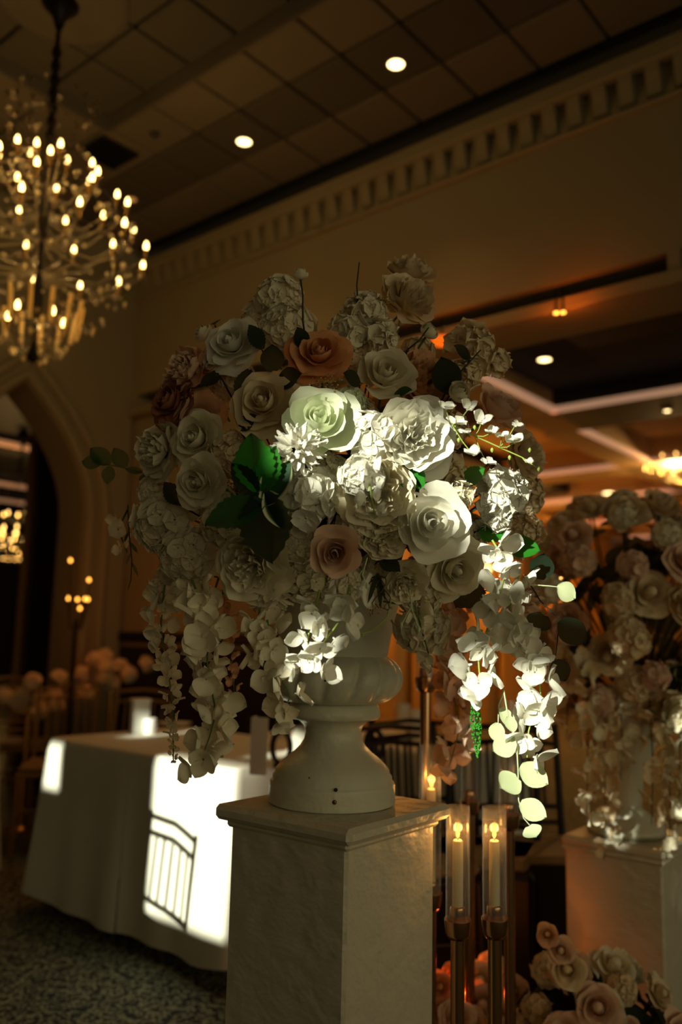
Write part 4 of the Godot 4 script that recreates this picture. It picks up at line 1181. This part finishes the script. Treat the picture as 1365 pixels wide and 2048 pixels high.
	for s in [[[735, 1115], [725, 1150], [735, 1172], "pale green budding stem hanging beside the blush rosebud"], [[820, 1180], [825, 1220], [838, 1258], "pale green budding stem hanging before the small rim peony"]]:
		var o := thing("budding_sprig", s[3], "foliage", at(s[0][0], s[0][1], 1.42))
		var tip := at(s[2][0], s[2][1], 1.42) - o.position
		part("stem", tubemesh([Vector3.ZERO, at(s[1][0], s[1][1], 1.42) - o.position, tip], 0.0013, 0.001, 5), M.silver_leaf, o)
		part("bud", kit["seed"], M.silver_leaf, o, Transform3D(Basis().scaled(Vector3(0.0035, 0.006, 0.0035)), tip))
		var f := at(s[1][0] - 22, s[1][1] + 30, 1.42) - o.position
		part("stem", tubemesh([at(s[1][0], s[1][1] - 10, 1.42) - o.position, f], 0.001, 0.001, 5), M.silver_leaf, o)
		part("bud", kit["seed"], M.silver_leaf, o, Transform3D(Basis().scaled(Vector3(0.003, 0.0055, 0.003)), f))
	# tiny golden gypsophila
	for s in [[655, 765, 34, "gold-tinted gypsophila under the peach rose"], [655, 1060, 26, "gold-tinted gypsophila beside the blush rosebud"], [480, 970, 26, "dark seedy gypsophila beside the serrated green leaf"], [765, 600, 14, "dark seedy twig end beside the cream peony"]]:
		var d := dome_depth(s[0], s[1]) - 0.02
		var o := thing("gypsophila", s[3], "foliage", at(s[0], s[1], d))
		var gb := MB.new()
		for i in 60:
			var p: Vector3 = Vector3(rng.randfn() * 0.5, rng.randfn() * 0.3, rng.randfn() * 0.2) * s[2] * d / FOCAL
			gb.add(kit["seed"], Transform3D(Basis().scaled(Vector3.ONE * rng.randf_range(0.0010, 0.0024)), p))
		var fl := part("flower_specks", gb.done(), M.gold_seed, o)
		fl.set_meta("kind", "stuff")
		part("stem", tubemesh([Vector3.ZERO, (MOUTH - o.position) * 0.6], 0.0014, 0.001, 4), M.dark_stem, o)

# ------------------------------------------------------------------ further arrangements
var told := {}
func whole(called: String, label: String, kind: String, color: String, pos: Vector3, out: Vector3, r: float, foot: Vector3, group: String) -> void:
	var b := facing(out, rng.randf() * TAU)
	if told.has(label):
		return
	told[label] = true
	var o := thing(called, label, "flower", pos, Basis(), group)
	part("blossom", kit["whole_" + kind], M[color], o, Transform3D(b.scaled(Vector3.ONE * r), Vector3.ZERO))
	part("stem", tubemesh([Vector3.ZERO, (foot - pos) * 0.5 - out * 0.03, foot - pos], 0.003, 0.003, 4), M.dark_stem, o)

func mound(center: Vector3, size: Vector3, count: int, r: float, foot: Vector3, phrase: String, group: String, colors: Array, sd: int) -> void:
	rng.seed = sd
	var pts := cluster_points(count, 1.72)
	for i in count:
		var q: Vector3 = pts[i] + Vector3(rng.randf_range(-.12, .12), rng.randf_range(-.12, .12), rng.randf_range(-.12, .12))
		var kind: String = ["rose0", "hydrangea0", "peony0", "rose1", "hydrangea1"][rng.randi() % 5]
		var name: String = kind.substr(0, kind.length() - 1)
		var color: String = colors[rng.randi() % colors.size()]
		var k := rng.randf_range(0.8, 1.25)
		if q.z < -0.35:
			continue
		var big := "small" if k < 0.95 else ("large" if k > 1.1 else "middling")
		var band := "at the crown of" if q.y > 0.75 else ("just below the crown of" if q.y > 0.45 else ("high in" if q.y > 0.15 else ("halfway down" if q.y > -0.2 else ("low in" if q.y > -0.5 else "at the foot of"))))
		var side := "on its candle side" if q.x < -0.4 else ("on its outer side" if q.x > 0.4 else ("turned to the candles" if q.x < 0.0 else "facing the room"))
		whole(name, "%s %s %s %s %s, %s" % [big, color, name, band, phrase, side], kind, color, center + q * size, (q * size).normalized() * 0.8 + Vector3(0, 0, 0.5), r * k, foot, group)
	var fb := MB.new()
	for i in 150:
		var d := Vector3(rng.randfn(), rng.randfn(), rng.randfn()).normalized()
		fb.add(kit["smooth_leaf"], Transform3D(facing(d, rng.randf() * TAU).scaled(Vector3.ONE * rng.randf_range(0.07, 0.13)), center + d * size * rng.randf_range(0.5, 0.95)))
	var o := part("filler_foliage", fb.done(), M.deep_leaf, self)
	tag(o, "dark leaves filling the gaps of " + group, "foliage", "", "stuff")

func far_arrangement() -> void:
	var c := at(1285, 1250, 2.85)
	var foot := Vector3(c.x, 0.95, c.z)
	var top := 0.66
	pedestal("pedestal", "white plinth carrying the further, blurred flower column", Vector3(0.935, 0, -2.81), 0.30, top, 0.318)
	var v := thing("flower_vase", "tall pale vase half hidden by hanging flowers on the further plinth", "vase", Vector3(0.93, top, -2.82))
	part("body", lathemesh([Vector2(0, 0), Vector2(0.12, 0.0), Vector2(0.12, 0.03), Vector2(0.05, 0.08), Vector2(0.06, 0.18), Vector2(0.10, 0.28), Vector2(0.12, 0.40), Vector2(0.11, 0.42), Vector2(0.0, 0.38)], 24), M.urn_paint, v)
	mound(c, Vector3(0.36, 0.40, 0.30), 96, 0.055, Vector3(c.x - 0.03, top + 0.36, c.z), "the blurred flower column", "the further flower column", ["cream", "blush", "cream", "ivory"], 41)
	var i := 0
	for q in [[1170, 1290, 1640], [1205, 1380, 1720], [1238, 1360, 1560], [1300, 1400, 1650], [1335, 1380, 1700], [1130, 1260, 1480], [1355, 1300, 1620], [1185, 1400, 1600]]:
		var d := 2.58 + 0.03 * (i % 3)
		strand("flower_strand", "%s blurred strand on the further plinth's front, counted from the candle stands" % ["third", "fifth", "sixth", "seventh", "eighth", "first", "ninth", "fourth"][i], "cream" if i % 2 else "ivory", [at(q[0], q[1], d + 0.06), at(q[0] + 6, (q[1] + q[2]) / 2.0, d), at(q[0] + 4, q[2], d)], 0.05, 0.042, 90 + i, 0.8, "wist", "dark_stem", "strands of the further flower column")
		i += 1
	# flowers on the floor
	var f := at(1185, 1990, 2.42)
	mound(Vector3(f.x, 0.19, f.z), Vector3(0.24, 0.22, 0.2), 46, 0.044, Vector3(f.x, 0.05, f.z), "the blurred floor arrangement", "the floor arrangement", ["cream", "ivory", "blush", "cream"], 52)
	var p := thing("planter", "low dark dish under the floor arrangement", "planter", Vector3(f.x, 0, f.z))
	part("dish", lathemesh([Vector2(0, 0), Vector2(0.16, 0), Vector2(0.19, 0.05), Vector2(0.18, 0.05), Vector2(0, 0.03)], 24), M.dark_paint, p)
	for q in [[1095, 1870, 19, "apricot", "apricot rose standing highest at the edge of the floor arrangement"], [1122, 1902, 23, "blush", "blush rose just below the highest apricot one on the floor"], [1195, 2015, 38, "blush", "largest blush rose low in the floor arrangement"], [1135, 1940, 30, "cream", "wide cream rose at the front of the floor arrangement"]]:
		var pos := at(q[0], q[1], 2.25)
		whole("rose", q[4], "rose0", q[3], pos, Vector3(-0.2, 0.4, 1), q[2] * 2.25 / FOCAL, Vector3(f.x, 0.05, f.z), "")
	# candlelit flowers low behind the pedestal
	rng.seed = 8
	i = 0
	for q in [[880, 1975, 24, 2.50, "peach", "rose glowing brightest, between the pedestal and first candle pole"], [878, 2018, 24, 2.50, "apricot", "rose lit from behind just under the brightest one"], [903, 1952, 20, 2.66, "peach", "small rose above the hidden votive candle"], [926, 1975, 22, 2.62, "apricot", "rose seen between the two lowest candle poles' left neighbours"], [915, 2038, 30, 2.45, "blush", "rose in front of the hidden votive candle"],
		[960, 1962, 30, 2.58, "cream", "yellow-lit rose between the two tube candle poles"], [965, 2012, 36, 2.52, "blush", "broad rose below the yellow-lit one"], [940, 2046, 26, 2.46, "apricot", "lowest rose between the two tube candle poles"], [1002, 2040, 30, 2.48, "blush", "rose at the foot of the pole beneath the eucalyptus"], [1026, 1985, 26, 2.5, "blush", "rose joining the candlelit ones to the floor arrangement"], [985, 1932, 24, 2.66, "cream", "highest candlelit rose behind the poles"], [855, 2000, 22, 2.6, "apricot", "rose almost hidden by the pedestal's edge"]]:
		var pos := at(q[0], q[1], q[3])
		whole("rose", "%s %s" % [q[4], q[5].replace("two lowest candle poles' left neighbours", "pedestal-side candle poles")], "rose%d" % (i % 2), q[4], pos, Vector3(-0.1, 0.5, 1), q[2] * 2.5 / FOCAL, Vector3(pos.x * 0.5 + 0.22, 0.02, pos.z), "candlelit roses behind the pedestal")
		i += 1
	for q in [[902, 1996, 2.56, "glowing amber votive candle among the roses beside the pedestal's edge", 0.03], [944, 1938, 2.66, "small amber votive candle behind the yellow-lit rose", 0.012]]:
		var pos := at(q[0], q[1], q[2])
		var o := thing("votive_candle", q[3], "candle", Vector3(pos.x, 0, pos.z))
		part("stand", lathemesh([Vector2(0, 0.0), Vector2(0.05, 0.0), Vector2(0.05, 0.01), Vector2(0.012, 0.02), Vector2(0.012, pos.y - 0.04), Vector2(0.03, pos.y - 0.03), Vector2(0, pos.y - 0.028)], 16), M.rose_gold, o)
		part("candle_glass", lathemesh([Vector2(0, pos.y - 0.028), Vector2(0.015, pos.y - 0.026), Vector2(0.017, pos.y + 0.015), Vector2(0.015, pos.y + 0.015), Vector2(0.013, pos.y - 0.01), Vector2(0, pos.y - 0.01)], 16), M.ember, o)
		omni("lamp", Vector3(0, pos.y, 0), Color(1.0, 0.50, 0.18), q[4], 0.012, o)

func candles() -> void:
	candle_set(916, 1838, 1612, 1.88, "rose gold candle stand with a glass tube, closest to the pedestal cap's corner", "ivory taper candle burning in the tube by the pedestal cap's corner")
	candle_set(990, 1836, 1614, 1.88, "rose gold candle stand with a glass tube, beneath the eucalyptus leaves", "ivory taper candle burning in the tube beneath the eucalyptus leaves")
	candle_set(862, 1785, 1490, 2.22, "rose gold candle stand hidden halfway behind the white pedestal", "ivory taper candle burning next to the blush strand")
	candle_set(852, 1355, 1150, 2.30, "tallest rose gold candle stand, rising beside the urn's fluted bowl", "ivory taper candle up among the glowing strands", false)
	candle_set(1018, 1628, 1400, 2.25, "rose gold candle stand behind the eucalyptus, taller than its neighbour", "", false)
	candle_set(940, 1600, 1380, 2.5, "slim rose gold candle stand furthest back in the group", "", false)

func far_lights() -> void:
	# two recessed lights in the soffit, a third hidden by the chandelier's edge, and the neighbouring hall's
	downlight(2.48, 4.30, 3.33, "bright recessed light high up, in the dark tile row", "downlight", 0.5)
	downlight(3.65, 4.30, 3.33, "bright recessed light nearer to the chandelier", "downlight", 0.5)
	downlight(4.8, 4.30, 3.33, "dim recessed light beside the chandelier's outer bulbs", "dim_downlight", 0.0, 0.036)
	downlight(3.14, 3.62, 6.37, "recessed light in the black coffer of the neighbouring hall", "downlight", 0.4, 0.055)
	downlight(2.6, 3.40, 7.75, "small recessed light just past the black coffer's edge", "downlight", 0.3, 0.03)
	downlight(4.77, 3.40, 11.62, "recessed light over the hall's second soffit", "downlight", 0.4, 0.08)
	downlight(4.71, 3.40, 13.73, "smallest recessed light, deepest in the neighbouring hall", "downlight", 0.4, 0.09)
	var t := [[0.09, 1.04, 5], [0.22, 0.97, 7], [0.33, 0.86, 9], [0.42, 0.74, 11], [0.49, 0.58, 13], [0.13, 0.22, 5]]
	chandelier("large crystal chandelier with rows of candle bulbs, hanging from the tiled ceiling", ro(3.55, 2.50, 1.98), 1.0, t, 295, 0.42, "bulb", true, 4.42)
	var med := part("ceiling_medallion", lathemesh([Vector2(0.34, 0.0), Vector2(0.33, -0.02), Vector2(0.29, -0.035), Vector2(0.12, -0.035), Vector2(0.06, -0.05), Vector2(0, -0.05)], 40), M.tile_dark, self, Transform3D(room, ro(3.55, 4.375, 1.98)))
	tag(med, "round plaster medallion around the chandelier's ceiling hook", "medallion")
	var sp := thing("sprinkler", "small dark sprinkler head on the tiled ceiling", "sprinkler", ro(4.02, 4.30, 2.93))
	part("head", lathemesh([Vector2(0.03, 0.0), Vector2(0.025, -0.012), Vector2(0.008, -0.02), Vector2(0.008, -0.035), Vector2(0, -0.037)], 12), M.black_metal, sp)
	var ve := thing("air_vent", "dark louvred air vent beside the chandelier on the ceiling", "vent", ro(4.42, 4.30, 2.87), room)
	part("frame", boxmesh(Vector3(-0.14, -0.02, -0.14), Vector3(0.14, 0.0, 0.14), 0.006), M.black_metal, ve)
	for i in 6:
		part("slat", boxmesh(Vector3(-0.125, -0.03, -0.105 + i * 0.042), Vector3(0.125, -0.02, -0.09 + i * 0.042)), M.bronze, ve)
	# chandeliers of the neighbouring hall and of the hall beyond the arch
	var small := [[0.16, 0.55, 6], [0.34, 0.42, 10], [0.46, 0.28, 14]]
	var p := at(1352, 968, 10.0)
	chandelier("small lit chandelier in the neighbouring hall, cut by the frame's edge", Vector3(p.x, p.y, p.z), 0.75, small, 60, 7.0, "far_bulb", false, 3.7)
	p = at(28, 1112, 9.5)
	chandelier("wide blurred chandelier glowing through the arch", p, 0.95, [[0.16, 0.50, 5], [0.40, 0.30, 18], [0.44, 0.24, 18]], 60, 1.2, "far_bulb", false, 3.55)
	p = at(22, 1130, 11.0)
	chandelier("small blurred chandelier low in the arch", p, 0.4, [[0.30, 0.20, 9]], 10, 0.4, "far_bulb", false, 3.55)
	p = at(86, 1116, 11.5)
	chandelier("small blurred chandelier beside the arch's jamb", p, 0.4, [[0.28, 0.16, 8]], 10, 0.4, "far_bulb", false, 3.55)
	for q in [[11.4, "first amber wall sconce between the hall's gold drapes, counted from the opening"], [14.0, "second amber wall sconce between the hall's gold drapes, counted from the opening"], [8.9, "amber wall sconce beside the opening end of the hall's gold drapes"]]:
		var sc := thing("wall_sconce", q[1], "wall lamp", ro(6.62, 2.35, q[0]), room, "amber sconces of the neighbouring hall")
		part("back_plate", boxmesh(Vector3(0.10, -0.12, -0.05), Vector3(0.13, 0.10, 0.05), 0.01), M.brass, sc)
		part("arm", tubemesh([Vector3(0.11, -0.06, 0), Vector3(0.04, -0.08, 0), Vector3(0, -0.05, 0)], 0.01, 0.01, 6), M.brass, sc)
		part("lamp_glass", lathemesh([Vector2(0, -0.05), Vector2(0.04, -0.04), Vector2(0.055, 0.02), Vector2(0.045, 0.06), Vector2(0, 0.065)], 14), M.far_bulb, sc)
		omni("lamp", Vector3.ZERO, Color(1.0, 0.66, 0.28), 1.3, 0.05, sc)
	# candle lamps in front of the jamb
	var st := at(152, 1240, 5.4)
	var o := thing("candelabra", "tall candelabra with amber lamps before the arch's jamb", "candelabra", Vector3(st.x, 0, st.z))
	part("base", lathemesh([Vector2(0, 0.03), Vector2(0.10, 0.02), Vector2(0.12, 0.0), Vector2(0, 0)], 16), M.bronze, o)
	part("pole", tubemesh([Vector3(0, 0.02, 0), Vector3(0, st.y, 0)], 0.018, 0.012, 8), M.bronze, o)
	for q in [[141, 1121], [178, 1160], [137, 1197], [155, 1199], [170, 1198], [176, 1199], [160, 1217]]:
		var e := at(q[0], q[1], 5.4) - o.position
		part("arm", tubemesh([Vector3(0, st.y - 0.04, 0), Vector3(e.x * 0.6, st.y - 0.06, 0), e - Vector3(0, 0.012, 0)], 0.006, 0.004, 5), M.bronze, o)
		part("flame_lamp", lathemesh([Vector2(0, -0.012), Vector2(0.009, -0.006), Vector2(0.010, 0.002), Vector2(0, 0.016)], 8), M.flame, o, Transform3D(Basis(), e))
		omni("lamp", e, Color(1.0, 0.5, 0.14), 0.015, 0.009, o)
	# a warm lamp by the header, plus two glows added for reflections in it
	for q in [[884, 682, 4.5, 0.06, "amber_spot", "long amber wall lamp glowing behind the topmost blossoms"], [1113, 626, 4.04, 0.013, "flame", "first of the two tiny amber reflection glows under the header"], [1127, 625, 4.02, 0.013, "flame", "second tiny amber reflection glow under the header, closer to the slot post"]]:
		var w := at(q[0], q[1], q[2])
		var l := thing("amber_light", q[5], "lamp", w, room)
		var k: float = q[3]
		part("lamp_glass", lathemesh([Vector2(0, -k * 0.5), Vector2(k * 0.8, -k * 0.3), Vector2(k, 0), Vector2(k * 0.8, k * 0.3), Vector2(0, k * 0.5)], 14), M[q[4]], l)
		part("bracket", tubemesh([Vector3(0, k * 0.4, 0), Vector3(0, 3.0 - w.y, 0.0)], 0.006, 0.006, 6), M.bronze, l)
		omni("lamp", Vector3.ZERO, Color(1.0, 0.45, 0.10), 0.03, k * 0.4, l)

func setting_out() -> void:
	table("white-draped banquet table in the sun patch", "white floor-length tablecloth with a chair's shadow in its sun patch", 2.41, 3.66, 2.29, 3.08, 0.76)
	table("banquet table behind the urn", "white tablecloth of the dim table behind the urn", 2.05, 3.2, 3.22, 3.84, 0.76)
	table("dim banquet table behind the chandelier side chairs", "dim white tablecloth by the arch", 4.2, 5.2, 1.6, 2.3, 0.76)
	# things on the sunlit table
	var s := level(278, 1466, 0.765)
	var o := thing("card_box", "upright white card box standing on the sunlit tablecloth", "box", s, Basis(Vector3.UP, 0.5))
	part("box_body", boxmesh(Vector3(-0.042, 0, -0.035), Vector3(0.042, 0.16, 0.035), 0.004), M.white_card, o)
	part("lid", boxmesh(Vector3(-0.046, 0.155, -0.039), Vector3(0.046, 0.168, 0.039), 0.004), M.white_card, o)
	s = level(300, 1468, 0.765)
	o = thing("candle_holder", "squat pale candle holder beside the white card box", "candle holder", s)
	part("holder", lathemesh([Vector2(0, 0), Vector2(0.03, 0), Vector2(0.036, 0.05), Vector2(0.03, 0.075), Vector2(0.026, 0.075), Vector2(0, 0.05)], 16), M.china, o)
	s = level(516, 1550, 0.765)
	o = thing("menu_card", "tall folded white menu card standing at the tablecloth's edge", "card", Vector3(s.x, 0.765, s.z), Basis(Vector3.UP, -0.25))
	part("panel", boxmesh(Vector3(-0.032, 0, -0.002), Vector3(0.032, 0.20, 0.002)), M.white_card, o)
	part("panel", boxmesh(Vector3(-0.032, 0, -0.05), Vector3(-0.028, 0.20, 0.0)), M.white_card, o)
	for q in [[562, 1534, "black ring stand beside the tall menu card"], [748, 1528, "black ring stand seen past the urn's waist"]]:
		s = level(q[0], q[1], 0.765)
		o = thing("ring_stand", q[2], "ornament", s)
		var ring := []
		for i in 25:
			var a := TAU * i / 24.0
			ring.append(Vector3(0.034 * cos(a), 0.072 + 0.060 * sin(a), 0))
		part("ring", tubemesh(ring, 0.011, 0.011, 8), M.black_metal, o)
		part("foot", lathemesh([Vector2(0, 0.014), Vector2(0.03, 0.01), Vector2(0.032, 0), Vector2(0, 0)], 16), M.black_metal, o)
	s = level(598, 1505, 0.765)
	o = thing("napkin", "white napkin folded upright on the table behind the urn's waist", "napkin", s, Basis(Vector3.UP, 0.2))
	var nb := MB.new()
	nb.poly([Vector3(-0.05, 0, 0.03), Vector3(0.05, 0, 0.03), Vector3(0.02, 0.11, 0), Vector3(-0.02, 0.11, 0)], Vector3(0, 0.04, 0))
	nb.poly([Vector3(-0.05, 0, -0.03), Vector3(0.05, 0, -0.03), Vector3(0.02, 0.11, 0), Vector3(-0.02, 0.11, 0)], Vector3(0, 0.04, 0))
	nb.poly([Vector3(-0.05, 0, 0.03), Vector3(-0.05, 0, -0.03), Vector3(-0.02, 0.11, 0)], Vector3(0, 0.04, 0))
	nb.poly([Vector3(0.05, 0, 0.03), Vector3(0.05, 0, -0.03), Vector3(0.02, 0.11, 0)], Vector3(0, 0.04, 0))
	part("fold", nb.done(), M.linen, o)
	for q in [[350, 1452, "white dinner plate on the sunlit table, near its far edge"], [800, 1478, "white dinner plate on the dim table, beside the tallest candle stand"]]:
		s = level(q[0], q[1], 0.765)
		o = thing("dinner_plate", q[2], "plate", s)
		part("plate", lathemesh([Vector2(0, 0.006), Vector2(0.06, 0.004), Vector2(0.09, 0.016), Vector2(0.092, 0.018), Vector2(0.06, 0.0), Vector2(0, 0)], 28), M.china, o)
	for q in [[810, 1455, "tall white folded napkin on the dim table, next to the candle poles"], [838, 1470, "white folded card on the dim table, closest to the candle poles"]]:
		s = level(q[0], q[1], 0.765)
		o = thing("folded_card", q[2], "card", s, Basis(Vector3.UP, 0.3))
		part("panel", boxmesh(Vector3(-0.03, 0, -0.002), Vector3(0.03, 0.13, 0.002)), M.white_card, o)
		part("panel", boxmesh(Vector3(-0.03, 0, -0.04), Vector3(-0.026, 0.13, 0.0)), M.white_card, o)
	# chairs
	s = level(125, 1384, 0.90)
	chair("gold spindle-back chair behind the sunlit table's far corner", Vector3(s.x, 0, s.z), 0.15)
	s = level(262, 1390, 0.90)
	chair("gold spindle-back chair in the dark behind the card box", Vector3(s.x, 0, s.z), -0.1)
	s = level(808, 1500, 0.90)
	chair("dark spindle-back chair between the urn and tallest candle stand", Vector3(s.x, 0, s.z) + Vector3(0.06, 0, -0.35), 0.25, "dark_wood")
	s = at(1072, 1680, 3.35)
	chair("dark spindle-back chair beside the further plinth", Vector3(s.x, 0, s.z), 0.1, "black_wood")
	s = at(965, 1680, 3.3)
	chair("dark spindle-back chair behind the two tube candles", Vector3(s.x, 0, s.z), -0.35, "black_wood")
	s = at(868, 1680, 3.45)
	chair("dark spindle-back chair just past the pedestal cap's corner", Vector3(s.x, 0, s.z), 0.3, "black_wood")
	s = at(20, 1350, 6.0)
	chair("dim chair at the table by the arch", Vector3(s.x, 0, s.z - 0.2), 0.6)
	# the chair whose shadow falls on the tablecloth
	chair("gold spindle-back chair standing in the sunlight before the draped table", Vector3(-1.336, 0, -2.48) - Basis(Vector3.UP, deg_to_rad(-70.6)) * Vector3(0, 0, -0.257), deg_to_rad(-70.6))
	# dim centrepieces
	rng.seed = 12
	for q in [[60, 1395, 5.7, "dim white centrepiece on the table by the arch"], [225, 1340, 5.9, "dim centrepiece of pale flowers under the black chair rail"]]:
		var c := at(q[0], q[1], q[2])
		o = thing("centrepiece", q[3], "flowers", Vector3(c.x, 0, c.z))
		part("stand", lathemesh([Vector2(0, 0), Vector2(0.1, 0), Vector2(0.1, 0.01), Vector2(0.02, 0.03), Vector2(0.02, c.y - 0.05), Vector2(0, c.y - 0.05)], 12), M.brass, o)
		for i in 12:
			var v := Vector3(rng.randfn() * 0.11, rng.randfn() * 0.07, rng.randfn() * 0.1)
			part("blossom", kit["whole_hydrangea%d" % (i % 2)], M.cream, o, Transform3D(facing(v + Vector3(0, 0.05, 0.1)).scaled(Vector3.ONE * 0.06), Vector3(0, c.y, 0) + v))

func _ready() -> void:
	light_up()
	make_materials()
	rng.seed = 1
	make_kit()
	build_room()
	pedestal("pedestal", "square white painted pedestal with a slab cap under the urn", Vector3(0, 0, -1.835), 0.30, 0.912, 0.353)
	urn()
	setting_out()
	far_lights()
	bouquet()
	candles()
	far_arrangement()
